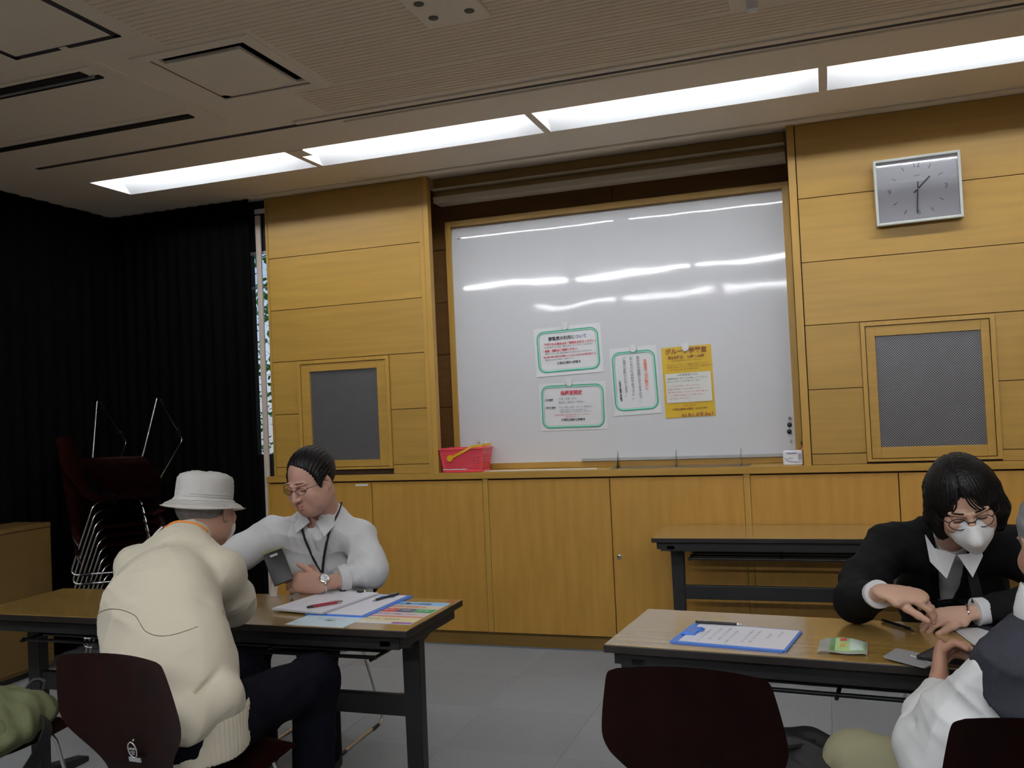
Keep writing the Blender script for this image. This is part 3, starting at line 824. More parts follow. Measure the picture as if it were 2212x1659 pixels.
# ============================================================ THINGS ON THE WORKTOP
TZ = .957*K
m_bask = mat('basket_red', (.80, .075, .10), .35, var=.05, spec=.5)
def basket():
    t = thing('basket', 'red perforated plastic basket with a yellow handle on the worktop', 'basket', (-1.935*K, YB+.075, TZ))
    wb, db, wt_, dt, h = .118, .068, .138, .080, .138
    def P(u, s, v, off=0):
        """point of side s at u -1..1, height v 0..1"""
        W, D = wb+(wt_-wb)*v, db+(dt-db)*v
        if s == 0: return Vector((u*W, -D-off, v*h))
        if s == 1: return Vector((W+off, u*D, v*h))
        if s == 2: return Vector((-u*W, D+off, v*h))
        return Vector((-W-off, -u*D, v*h))
    bm = bmesh.new()
    for s in range(4):
        nu = 18 if s % 2 == 0 else 10; nv = 9
        for i in range(nu):
            for j in range(nv):
                c = (i/nu*2-1, (i+1)/nu*2-1); hole = False
                hole = (1 <= j <= 6) and (0 < i < nu-1)
                if s == 0 and 4 <= i <= 12 and 2 <= j <= 6: hole = False       # blank plate in the middle of the front
                v0, v1 = j/nv, (j+1)/nv
                O = [P(c[0], s, v0), P(c[1], s, v0), P(c[1], s, v1), P(c[0], s, v1)]
                if not hole: bm.faces.new([bm.verts.new(p) for p in O])
                else:
                    m_ = sum(O, Vector())/4; I = [m_+(p-m_)*.55 for p in O]
                    o_ = [bm.verts.new(p) for p in O]; i_ = [bm.verts.new(p) for p in I]
                    for k in range(4): bm.faces.new((o_[k], o_[(k+1) % 4], i_[(k+1) % 4], i_[k]))
    bm.faces.new([bm.verts.new(P(u, s, 0.02)) for u, s in ((-1, 0), (1, 0), (-1, 2), (1, 2))])
    bmesh.ops.remove_doubles(bm, verts=bm.verts, dist=.0001)
    bmesh.ops.solidify(bm, geom=bm.faces[:], thickness=.002)
    bmo('body', bm, m_bask, t)
    pts = [P(u, s, 1, .002) for s in range(4) for u in (-.9, 0, .9)]
    tube('rim', spline(pts, 5, True), .0045, m_bask, t, 6, True)
    pts = [P(u, s, 0, .000) for s in range(4) for u in (-.9, 0, .9)]
    tube('foot_rim', [p+Vector((0, 0, .005)) for p in spline(pts, 5, True)], .005, m_bask, t, 6, True)
    my = mat('handle_yellow', (.72, .42, .01), .35, var=.04)
    H = [(-.062, -.090, .088), (-.035, -.090, .098), (.03, -.089, .128), (.075, -.082, .150), (.132, -.072, .154)]
    hd = ribbon('handle', spline(H, 5), (0, -1, 0), .014, .006, my, t)
    lathe('handle_end', [(.0, -.004), (.0185, -.004), (.0185, .003), (0, .003)], my, hd, 20, Matrix.Translation((-.066, -.092, .085)) @ Matrix.Rotation(PI/2, 4, 'X'))
    ribbon('handle', spline([(-.04, .088, .10), (.03, .088, .13), (.075, .084, .150), (.132, .070, .154)], 5), (0, 1, 0), .012, .004, my, t)
    box('label_strip', (-.12, -.0775, .017), (.03, -.0765, .022), m_white, t)
    bm = bmesh.new()
    for k in range(5): add_tube(bm, [(-.05+.02*k, -.02+.01*(k % 2), .01), (-.06+.03*k, .0, .11)], .006, 8)
    bmo('contents', bm, mat('pens_pale', (.55, .35, .36), .4), t, True)
basket()

# clear partition panel lying on the worktop with three fins
m_acr = clear_mat('clear_acrylic', (.93, .97, .95))
t = thing('acrylic_partition', 'clear acrylic partition lying flat on the worktop with three upright fins', 'acrylic panel', (-.755*K, YB+.10, TZ))
box('sheet', (-.34*K, -.095, .0), (.37*K, .095, .004), clear_mat('acrylic_sheet', (.93, .95, .90), .08, .30), t, .001)
m_edge = mat('acrylic_edge', (.16, .20, .18), .2)
for x in (-.315, -.005, .325):
    prism('fin', [(-.06, .004), (.06, .004), (.012, .092), (.004, .092)], x*K-.0015, x*K+.0015, 'x', m_acr, t)
    tube('fin_edge', [(x*K, -.06, .006), (x*K, .004, .092)], .0016, m_edge, t, 6)

t = thing('wet_wipe_pack', 'small silver and white packet standing at the right end of the worktop', 'packet', (-.175*K, YB+.030, TZ), .05)
bm = bmesh.new(); add_box(bm, (-.049, -.012, 0), (.049, .012, .078), .007)
bmo('pack', bm, mat('pack_white', (.86, .87, .92), .15, var=.04, spec=.8), t)
prism('front_print', [(-.040, .030), (-.02, .016), (.02, .012), (.043, .018), (.043, .024), (.02, .020), (-.02, .026), (-.038, .042)], -.0135, -.0120, 'y', mat('print_lilac', (.50, .50, .62), .3), t)
prism('front_print', [(-.034, .066), (.026, .066), (.016, .058), (-.026, .059)], -.0135, -.0120, 'y', mat('print_violet', (.32, .28, .48), .3), t)
prism('side_print', rrect(.018, .034, .008, 4, .034, .044), -.0135, -.0120, 'y', m_grey, t)
text('lettering', 'wet', .016, m_pgrey, t, (-.012, -.0138, .038), (PI/2, 0, 0), 'CENTER')
t = thing('amber_bottle', 'small amber bottle with a dark cap behind the silver packet', 'bottle', (-.122*K, YB+.085, TZ))
lathe('bottle', [(.0, .0), (.030, .0), (.032, .006), (.032, .070), (.026, .085), (.013, .094), (.013, .102)], mat('amber_glass', (.35, .10, .01), .15, spec=.6), t)
lathe('cap', [(.016, .102), (.016, .120), (.0, .121)], mat('cap_brown', (.10, .05, .015), .4), t, 16)

# ============================================================ WALL CLOCK
cx0, cx1, cz0, cz1 = .263*K, .637*K, 2.088*K, 2.396*K
t = thing('wall_clock', 'white rectangular wall clock reading half past one', 'clock', ((cx0+cx1)/2, YB-.016, (cz0+cz1)/2), rot=(math.radians(4.45), math.radians(-.8), 0))
cw, ch = (cx1-cx0)/2, (cz1-cz0)/2
m_ck = mat('clock_case', (.62, .64, .60), .3); m_cf = mat('clock_face', (.84, .84, .92), .35, var=.02)
bm = bmesh.new()
for s in (-1, 1):
    add_box(bm, (s*cw, -.055, -ch), (s*(cw-.014), -.006, ch), .004); add_box(bm, (-cw+.010, -.055, s*ch), (cw-.010, -.006, s*(ch-.014)), .004)
bmo('case', bm, m_ck, t)
box('case_back', (-cw+.01, -.018, -ch+.01), (cw-.01, -.004, ch-.01), m_ck, t)
box('dial', (-cw+.013, -.036, -ch+.013), (cw-.013, -.030, ch-.013), m_cf, t)
gp = box('glass', (-cw+.013, -.0505, -ch+.013), (cw-.013, -.0490, ch-.013), clear_mat('clock_glass'), t)
for s, x, z in (('12', 0, .118), ('3', .128, 0), ('6', 0, -.112), ('9', -.128, 0)):
    text('numeral', s, .036, m_pgrey, t, (x, -.0372, z), (PI/2, 0, 0), 'CENTER')
bm = bmesh.new()
for k in range(12):
    if k % 3 == 0: continue
    a = k*PI/6; d = Vector((math.sin(a), 0, math.cos(a))); q = min(.128/max(abs(d.x), .01), .112/max(abs(d.z), .01)); q = min(q, .128)
    add_tube(bm, [d*q*.86+Vector((0, -.037, 0)), d*q*1.03+Vector((0, -.037, 0))], .0016, 4)
bmo('hour_mark', bm, m_pgrey, t)
m_hand = mat('clock_hand', (.08, .09, .11), .4)
def hand(name, deg, l, wd, back, y, m):
    a = math.radians(deg); d = Vector((math.sin(a), 0, math.cos(a)))
    ribbon(name, [d*-back+Vector((0, y, 0)), d*l+Vector((0, y, 0))], (0, -1, 0), wd, .0012, m, t)
hand('hour_hand', 46, .080, .0075, .024, -.039, m_hand); hand('minute_hand', 184, .118, .0055, .036, -.041, m_hand)
lathe('hub', [(.005, 0), (.005, .003), (0, .004)], m_chrome, t, 12, Matrix.Translation((0, -.042, 0)) @ Matrix.Rotation(PI/2, 4, 'X'))
box('maker_mark', (-.014, -.0368, .066), (.016, -.0362, .069), m_grey, t)
# ============================================================ DESKS
m_desk = mat('desk_top_laminate', (.33, .195, .050), .20, scale=2.5, stretch=(1, 16, 1), col2=(.41, .25, .072), ramp=(.3, .7), spec=.7, coat=.7, bump=.05, bscale=90, bdist=.0003)
m_edge_b = mat('edge_black', (.018, .014, .012), .4, var=.2)
def desk(label, loc, rotz, L=1.8, D=.45, dz=0):
    t = thing('folding_desk', label, 'desk', loc, rotz, group='long wood topped desks with black frames')
    hl, hd = L/2, D/2
    bm = bmesh.new(); add_box(bm, (-hl, -hd, .677), (hl, hd, .6985), .002)
    top = bmo('desktop', bm, m_edge_b, t)
    box('laminate', (-hl+.002, -hd+.002, .6980), (hl-.002, hd-.002, .7000), m_desk, top, .0006)
    for s in (-1, 1): box('apron', (-hl+.04, s*(hd-.045), .632), (hl-.04, s*(hd-.025), .677), m_black, t, .002)
    for s in (-1, 1): box('end_rail', (s*(hl-.045), -hd+.03, .64), (s*(hl-.02), hd-.03, .677), m_black, t, .002)
    for s in (-1, 1):
        x = s*(hl-.09 if L > 1 else hl-.08)
        lg = prism('leg', [(x-.032, .635), (x+.032, .635), (x+.028*1, .03), (x-.028*1, .03)], -.022, .022, 'y', m_black, t, .003)
        prism('leg_bracket', [(-.20, .66), (.20, .66), (.20, .64), (.06, .60), (-.06, .60), (-.20, .64)], x-.02, x+.02, 'x', m_blackmetal, lg, .002)
        prism('foot', [(-.21, 0), (.21, 0), (.21, .02), (.05, .045), (-.05, .045), (-.21, .02)], x-.028, x+.028, 'x', m_black, lg, .002)
    box('crossbeam', (-hl+.09, -.012, .36), (hl-.09, .012, .43), m_black, t, .003)
    for y in (-.13, -.05, .03, .11): tube('shelf_rod', [(-hl+.16, y, .585), (hl-.16, y, .585)], .0065, m_blackmetal, t, 8)
    for x in (-hl+.17, -.3, .3, hl-.17): tube('shelf_bracket', spline([(x, -.15, .582), (x, .12, .582), (x, .145, .60), (x, .15, .64)], 4), .006, m_blackmetal, t, 8)
    return t
desk('left desk between the man in the bucket hat and the man in the light shirt', (-3.05+.9, 2.74, 0), 0)
desk('right desk where the woman in the black suit leans', (-.601+.9*math.cos(.09)+.0, 2.685-.9*math.sin(.09), 0), -.09)
desk('empty rear desk standing against the cupboards', (-.85+.9, 4.645, 0), 0)

# ============================================================ CHAIRS
m_ply = mat('chair_ply_mahogany', (.030, .0055, .0045), .28, scale=3, stretch=(6, 6, 1.2), col2=(.050, .011, .007), ramp=(.35, .7), spec=.5, coat=.08)
m_plye = mat('chair_ply_edge', (.16, .055, .03), .4, var=.2)
PROF = [(.205, .420, .168), (.200, .436, .182), (.16, .4445, .196), (.08, .442, .203), (.0, .436, .200), (-.08, .431, .186), (-.135, .434, .155), (-.175, .446, .126), (-.200, .47, .112), (-.212, .50, .112),
        (-.224, .54, .132), (-.236, .59, .172), (-.243, .62, .190), (-.250, .655, .197), (-.262, .71, .190), (-.274, .76, .180), (-.281, .785, .174), (-.284, .797, .166), (-.286, .803, .150)]
def shell_bm():
    pts = spline([Vector((a, b, c)) for a, b, c in PROF], 3)
    bm = bmesh.new(); rows = []; nu = 12
    for i, p in enumerate(pts):
        q = pts[min(i+1, len(pts)-1)]-pts[max(i-1, 0)]; n = Vector((0, -q.y, q.x)).normalized()   # (y,z) normal, towards sitter
        y, z, hw = p; row = []
        back = min(1, max(0, (z-.45)/.1)); curv = .010+(.55)*back*.0
        for k in range(nu+1):
            u = k/nu*2-1; x = u*hw
            c = (x/.2)**2*(.012*(1-back)+.034*back)
            row.append(bm.verts.new((x, y+n.y*c, z+n.z*c)))
        rows.append(row)
    for A, B in zip(rows, rows[1:]):
        for k in range(nu): bm.faces.new((A[k], A[k+1], B[k+1], B[k]))
    bmesh.ops.solidify(bm, geom=bm.faces[:], thickness=.010)
    return bm
def bend(pts, r=.04, n=5):
    P = [Vector(p) for p in pts]; out = [P[0]]
    for a, b, c in zip(P, P[1:], P[2:]):
        u, v = (a-b).normalized(), (c-b).normalized(); s, e = b+u*r, b+v*r
        for i in range(n+1):
            t = i/n; out.append((1-t)**2*s+2*t*(1-t)*b+t*t*e)
    out.append(P[-1]); return out
def make_chair(label):
    t = thing('chair', label, 'chair', group='dark red plywood shell chairs on chrome sled frames')
    sh = bmo('seat_shell', shell_bm(), m_ply, t, True, 1.0)
    for s in (-1, 1):
        x = s*.165
        fr = tube('sled_frame', bend([(x*.62, .10, .424), (x*.85, .135, .415), (x*1.08, .215, .009), (x*1.08, -.255, .009), (x*.85, -.125, .405), (x*.62, -.09, .418)], .045), .0058, m_chrome, t, 10)
        tube('rubber_glide', [(x*1.08, -.20, .0075), (x*1.08, -.14, .0075)], .0078, m_black, fr, 8); tube('rubber_glide', [(x*1.08, .11, .0075), (x*1.08, .17, .0075)], .0078, m_black, fr, 8)
    for y, z in ((.10, .424), (-.09, .418)): tube('cross_tube', [(-.105, y, z), (.105, y, z)], .0058, m_chrome, t, 8)
    return t
def emblem(ch):
    m = mat('emblem_silver', (.55, .55, .56), .35, .4)
    def on(x, z):
        q = None
        for a, b in zip(PROF, PROF[1:]):
            if a[1] <= z <= b[1] and a[0] < -.15: u = (z-a[1])/(b[1]-a[1]); q = a[0]+(b[0]-a[0])*u
        return Vector((x, (q or -.22)-.0125, z))
    r = tube('emblem', [on(.0135*math.sin(a*PI/9), .549+.021*math.cos(a*PI/9)) for a in range(18)], .0016, m, ch, 5, True)
    bm = bmesh.new()
    for x, z, a, b in ((-.005, .552, .0035, .0022), (.005, .552, .0035, .0022), (0, .544, .006, .0012), (0, .538, .0035, .0012)):
        p = on(x, z); add_box(bm, (p.x-a, p.y-.0015, p.z-b), (p.x+a, p.y+.002, p.z+b))
    bmo('emblem_lines', bm, m, r)
    p = on(0, .522); mt = Matrix.Translation(p) @ Matrix.Rotation(.22, 4, 'X')
    box('emblem_bar', (-.019, -.001, -.0055), (.019, .002, .0055), m, r, 0, mt)
chair0 = make_chair('plywood shell chair of the man in the bucket hat, silver emblem on its back')
def place(label, x, y, rz, src=None):
    o = copy_tree(chair0) if src is None else src
    o['label'] = label; o.location = (x, y, 0); o.rotation_euler = (0, 0, rz)
    return o
place('empty plywood shell chair pulled up to the right desk, front centre', -.290, 2.215, -.06)
place('plywood shell chair at the bottom right corner behind the person in the vest', .375, 2.02, -.10)
place('plywood shell chair under the seated man in the light shirt', -2.10, 3.36, PI+.04)
place('plywood shell chair under the woman in the black suit', .36, 3.36, PI)
place('plywood shell chair at the left edge carrying the olive backpack', -2.50, 2.10, -.04)
# stack of chairs at the left wall, one more turned over on top
bw, sa = (-3.93, 4.36), -1.05+PI*0
NST = 11
for k in range(NST):
    o = copy_tree(chair0); o['label'] = 'dark plywood chair in the nested stack by the curtain, '+['lowest', 'second from the floor', 'third from the floor', 'fourth from the floor', 'fifth from the floor', 'middle of the stack', 'fifth from the top', 'fourth from the top', 'third from the top', 'second from the top', 'topmost upright one'][k]
    o['group'] = 'nested chairs stacked by the black curtain'
    o.location = (bw[0]-.006*k, bw[1]-.003*k, .052*k); o.rotation_euler = (0, 0, sa)
o = copy_tree(chair0); o['label'] = 'plywood chair tipped upside down on top of the stack, its chrome runners in the air'
o.rotation_euler = (Matrix.Rotation(.33, 3, 'Z') @ Matrix.Rotation(PI-.62, 3, 'X')).to_euler(); o.location = (bw[0]-.02, bw[1]+.10, .052*(NST-1)+.50+.40)
place(chair0['label'], -1.685, 2.085, -.05, chair0)
emblem(chair0)

# low oak cabinet along the left wall
t = thing('low_cabinet', 'low oak cabinet standing against the left side wall', 'cabinet', (-4.0*K-.17, 3.0, 0))
x1 = .17
bm = bmesh.new(); add_box(bm, (-.145, -2.2, .04), (x1-.014, .995, .815)); m_dk = mat('oak_dull', (.115, .065, .013), .5, scale=2.4, stretch=(1.2, 1.2, 12), var=.15); bmo('carcass', bm, m_dk, t)
box('top_board', (-.15, -2.22, .815), (x1, 1.0, .840), m_dk, t, .002)
for i in range(4): box('door', (x1-.014, 1.0-.002-.8*(i+1)+.004, .06), (x1-.001, 1.0-.002-.8*i, .812), m_dk, t, .001)
box('plinth', (-.14, -2.2, 0), (x1-.05, .98, .04), m_black, t)

# ============================================================ THINGS ON THE DESKS
DZ = .7003
m_pb = mat('clipboard_blue', (.05, .20, .72), .3, var=.03); m_sheet = mat('form_paper', (.80, .80, .86), .45, var=.015)
def slab(name, quad, z0, z1, m, parent=None, bev=0):
    bm = bmesh.new()
    A = [bm.verts.new((x, y, z0)) for x, y in quad]; B = [bm.verts.new((x, y, z1)) for x, y in quad]
    bm.faces.new(A[::-1]); bm.faces.new(B)
    for i in range(4): bm.faces.new((A[i], A[(i+1) % 4], B[(i+1) % 4], B[i]))
    if bev: bmesh.ops.bevel(bm, geom=[e for e in bm.edges if abs(e.verts[0].co.z-e.verts[1].co.z) > 1e-6], offset=bev, segments=3, affect='EDGES')
    return bmo(name, bm, m, parent)
def rect(w_, h_, cx=0, cy=0): return [(cx-w_/2, cy-h_/2), (cx+w_/2, cy-h_/2), (cx+w_/2, cy+h_/2), (cx-w_/2, cy+h_/2)]
def rows(t, x0, x1, y0, y1, n, size, m=m_pgrey, z=.0065, seedtext='お名前　　ご住所　　電話番号　　相談内容をご記入ください。'):
    for i in range(n):
        text('lettering', seedtext[(i*3) % 7:][:int((x1-x0)/size*1.0)], size, m, t, (x0, y1-(y1-y0)*i/max(1, n-1), z))
# right desk: blue clipboard
t = thing('clipboard', 'blue clipboard with a printed form on the right desk', 'clipboard', (-.272, 2.590, DZ), -.165)
slab('board', rect(.315, .228), 0, .004, m_pb, t, .008); slab('form', rect(.285, .205, .008, .003), .0042, .0052, m_sheet, t)
cl = box('clip', (-.150, -.035, .004), (-.108, .045, .011), m_pb, t, .003); tube('clip_ear', [(-.112, .0, .010), (-.098, .006, .011), (-.098, .022, .011), (-.112, .028, .010)], .003, m_pb, cl, 6)
for i, x in enumerate((-.085, -.06, -.035, -.01, .03, .05, .085, .11)):
    text('lettering', '以下の項目にご記入ください。ご相談の内容'[i % 4:][: 16 if i < 6 else 7], .0085, m_pgrey, t, (x, .075 if i % 3 else .05, .0056), (0, 0, -PI/2))
t = thing('pen', 'black pen lying across the top of the blue clipboard', 'pen', (-.335, 2.706, DZ+.010), -.09)
tube('barrel', [(-.066, 0, 0), (.055, 0, 0)], .0042, m_black, t, 8); tube('tip', [(.055, 0, 0), (.069, 0, 0)], [.004, .0012], m_chrome, t, 8); box('pen_clip', (-.062, -.001, .004), (-.028, .001, .006), m_grey, t)
# tissue packet
t = thing('tissue_packet', 'white and green pocket tissue packet on the right desk', 'tissue packet', (.005, 2.520, DZ), -.04)
bm = bmesh.new(); n = 10; g = []
for i in range(n+1):
    row = []
    for j in range(7):
        u, v = i/n*2-1, j/6*2-1
        z = .004+.010*(1-u*u)**.5*(1-v**4*.6)+.003*math.sin(3*u+2*v)
        row.append(bm.verts.new((u*.060, v*.070, max(.0015, z))))
    g.append(row)
for i in range(n):
    for j in range(6): bm.faces.new((g[i][j], g[i+1][j], g[i+1][j+1], g[i][j+1]))
bmesh.ops.solidify(bm, geom=bm.faces[:], thickness=-.0012)
pk = bmo('packet', bm, mat('packet_white', (.74, .78, .74), .2), t, True, 1)
tr = bvh(pk)
def patch(name, x0, x1, y0, y1, m, off=.0012, n=7):
    bm = bmesh.new(); g = []
    for i in range(n+1):
        row = []
        for j in range(n+1):
            x, y = x0+(x1-x0)*i/n, y0+(y1-y0)*j/n
            h = tr.ray_cast(Vector((x, y, .2)), Vector((0, 0, -1))); row.append(bm.verts.new((x, y, (h[0].z if h[0] else .008)+off)))
        g.append(row)
    for i in range(n):
        for j in range(n): bm.faces.new((g[i][j], g[i+1][j], g[i+1][j+1], g[i][j+1]))
    me = bpy.data.meshes.new(name); bm.to_mesh(me); bm.free(); return finish(name, me, m, t, True)
patch('print', -.032, .054, -.060, .056, mat('print_green', (.45, .68, .28), .3)); patch('print_bar', -.031, -.018, -.058, .054, mat('print_dark_green', (.10, .30, .12), .3), .0018)
patch('print_panel', .018, .050, -.056, .050, mat('print_pale', (.62, .74, .66), .3), .0018); patch('print_seal', -.006, .010, .012, .036, mat('print_red', (.75, .06, .07), .3), .0022); patch('print_seal', -.006, .008, -.030, -.006, mat('print_orange', (.65, .40, .05), .3), .0022)
# pen near the woman's hands, dark notebook, white booklet
t = thing('pen', 'dark pen with a silver tip on the right desk below the hand of the woman', 'pen', (.162, 2.770, DZ+.005), -.92)
tube('barrel', [(-.062, 0, 0), (.045, 0, 0)], .0048, m_black, t, 8); tube('tip', [(.045, 0, 0), (.062, 0, 0)], [.0045, .001], m_chrome, t, 8); tube('cap_end', [(-.074, 0, 0), (-.062, 0, 0)], .0045, m_chrome, t, 8)
t = thing('smartphone', 'dark smartphone lying on the right desk beside the arm of the woman', 'phone', (.385, 2.800, DZ), -.95)
slab('body', rect(.15, .073), 0, .008, m_black, t, .01); slab('screen', rect(.142, .066), .0081, .0086, mat('screen_glass', (.02, .02, .03), .05), t)
t = thing('booklet', 'white open booklet at the right end of the desk', 'booklet', (.42, 2.655, DZ), .0)
slab('page', [(-.125, .105), (-.088, -.092), (.10, -.03), (.06, .10)], .001, .003, m_paper, t); slab('page', [(-.118, .110), (-.085, -.086), (.13, .055), (.09, .15)], .0035, .005, m_paper, t)
slab('print', [(.045, .055), (.058, .045), (.068, .058), (.055, .066)], .0052, .0055, m_ink, t)
# left desk
t = thing('clipboard', 'blue clipboard with a blank form, under the other papers on the left desk', 'clipboard', (-1.578, 2.825, DZ), -.045)
slab('board', rect(.24, .335), 0, .004, m_pb, t, .006); slab('form', rect(.205, .310, -.004, .000), .0042, .0055, m_sheet, t); slab('form_heading', rect(.06, .028, .035, .125), .0056, .0059, m_pb, t)
t = thing('clipboard', 'clipboard with a stack of white forms on the left desk', 'clipboard', (-1.715, 2.830, DZ+.006), -.14)
slab('board', rect(.228, .325), 0, .004, mat('clipboard_clear', (.45, .45, .46), .3), t, .006)
for k in range(3): slab('form', rect(.222-.002*k, .316, -.001+.001*k, -.002), .0042+.0016*k, .0055+.0016*k, m_sheet, t)
cl = box('clip', (-.058, .146, .008), (.058, .164, .016), m_chrome, t, .003)
for s in (-1, 1): box('clip_end', (s*.040-.012, .134, .009), (s*.040+.012, .152, .016), m_black, cl, .003)
text('lettering', '相談受付', .008, m_pgrey, t, (-.06, .09, .0094)); text('lettering', 'ご記入者のお名前', .006, m_pgrey, t, (-.02, .06, .0094))
t = thing('pen', 'red and silver pen lying on the white forms', 'pen', (-1.672, 2.735, DZ+.0205), .93)
tube('barrel', [(-.040, 0, 0), (.050, 0, 0)], .0052, mat('pen_red', (.32, .03, .05), .25), t, 10); tube('grip', [(-.060, 0, 0), (-.040, 0, 0)], [.0035, .0052], m_black, t, 10); tube('cap_end', [(.050, 0, 0), (.068, 0, 0)], .0048, m_chrome, t, 10); box('pen_clip', (.02, -.001, .005), (.06, .001, .008), m_chrome, t)
t = thing('pen', 'dark pen clipped at the far edge of the blue clipboard', 'pen', (-1.525, 2.925, DZ+.011), 1.25)
tube('barrel', [(-.06, 0, 0), (.055, 0, 0)], .0045, m_black, t, 8); tube('tip', [(-.074, 0, 0), (-.06, 0, 0)], [.001, .004], m_grey, t, 8); box('pen_clip', (.01, -.001, .004), (.05, .001, .006), m_grey, t)
t = thing('flyer', 'colourful printed flyer at the right end of the left desk', 'flyer', (-1.372, 2.745, DZ), -.02)
slab('sheet', rect(.205, .310), 0, .0008, m_paper, t)
def pr_(x0, x1, y0, y1, c, nm): slab('print', [(x0, y0), (x1, y0), (x1, y1), (x0, y1)], .0009, .0011, mat(nm, c, .4), t)
pr_(-.10, .10, .10, .153, (.28, .55, .85), 'flyer_sky'); pr_(-.10, .10, .052, .10, (.72, .62, .52), 'flyer_sand')
pr_(-.10, -.038, .0, .050, (.70, .06, .05), 'flyer_red'); pr_(-.036, .028, .0, .050, (.07, .09, .20), 'flyer_navy'); pr_(.030, .10, .0, .050, (.04, .38, .14), 'flyer_green')
pr_(-.10, .10, -.050, -.004, (.72, .58, .60), 'flyer_pink'); pr_(-.10, .10, -.066, -.056, (.75, .12, .06), 'flyer_scarlet'); pr_(-.10, .10, -.13, -.068, (.80, .70, .42), 'flyer_cream'); pr_(.03, .10, -.152, -.132, (.28, .10, .45), 'flyer_violet')
for s, sz, x, y, m in (('仕事の相談', .026, -.085, .122, m_ink), ('無料相談会', .028, -.09, .076, m_orange), ('年金', .020, -.09, .026, m_paper), ('労務', .020, -.025, .026, m_paper), ('手当', .020, .04, .026, m_paper), ('お気軽にご相談ください', .014, -.09, -.028, m_blue), ('予約不要・秘密厳守', .014, -.09, -.10, m_pgrey)):
    text('lettering', s, sz, m, t, (x, y, .0014), bold=.0003)
t = thing('leaflet', 'pale blue leaflet at the front edge of the left desk', 'leaflet', (-1.580, 2.600, DZ-.0), -.06)
slab('sheet', rect(.22, .150), 0, .0007, mat('leaflet_paper', (.66, .80, .88), .4), t)
text('lettering', '相談・情報センター', .012, m_pgrey, t, (-.05, .02, .001)); text('lettering', '図書館', .014, m_green, t, (-.01, .0, .001), bold=.0005); text('lettering', '案内', .010, m_pgrey, t, (-.09, -.05, .001))

# ============================================================ BAGS
m_ol = mat('olive_canvas', (.125, .135, .060), .85, var=.15, scale=25, bump=.5, bscale=300)
t = thing('backpack', 'olive green backpack slumped on the chair at the left edge', 'backpack', (-2.42, 2.0, .447), .12)
c = Clay(.005)
c.ell((0, .0, .075), (.20, .17, .075), k=.03); c.ell((.03, .10, .065), (.17, .10, .055), k=.05); c.ell((.12, -.08, .06), (.12, .12, .055), k=.05)
def dfold(P): return .004*np.sin(P[:, 0]*55+P[:, 1]*30+1.5*np.sin(P[:, 1]*25))+.002*np.sin(P[:, 1]*90-P[:, 2]*60)
bd = clay_obj('bag_body', c, m_ol, t, dfold)
c = Clay(.005); c.ell((.11, -.115, .075), (.11, .07, .055), k=.02); clay_obj('front_pocket', c, m_ol, t, dfold)
tr = bvh(bd)
z_ = drape(tr, [(x, -.02-.10*math.sin(x*6), .3) for x in np.linspace(-.16, .17, 14)], (0, 0, -1), -.000)
tube('zip', z_, .0035, m_black, t, 6)
tube('carry_loop', spline([(.03, .165, .10), (.05, .19, .135), (.09, .19, .13), (.10, .155, .09)], 5), .006, m_black, t, 6)
ribbon('shoulder_strap', spline([(.16, .06, .085), (.235, .02, .05), (.25, -.08, -.03), (.20, -.14, -.09), (.10, -.16, -.02)], 6), (1, 0, .2), .035, .006, m_black, t)
box('care_label', (-.02, -.06, .152), (.03, -.03, .154), mat('label_mint', (.5, .8, .65), .5), t)
t = thing('shoulder_bag', 'soft black bag lying on the seat of the empty front chair', 'bag', (-.20, 2.27, .448), .1)
c = Clay(.005); c.ell((0, 0, .045), (.19, .15, .05), k=.03); c.ell((.10, .05, .04), (.12, .10, .05), k=.04)
clay_obj('bag_body', c, mat('black_nylon', (.012, .012, .014), .5, bump=.3, bscale=120), t, dfold)
tube('bag_strap', spline([(-.12, .02, .085), (-.05, -.08, .10), (.06, -.06, .10), (.14, .03, .08)], 5), .008, m_black, t, 6)
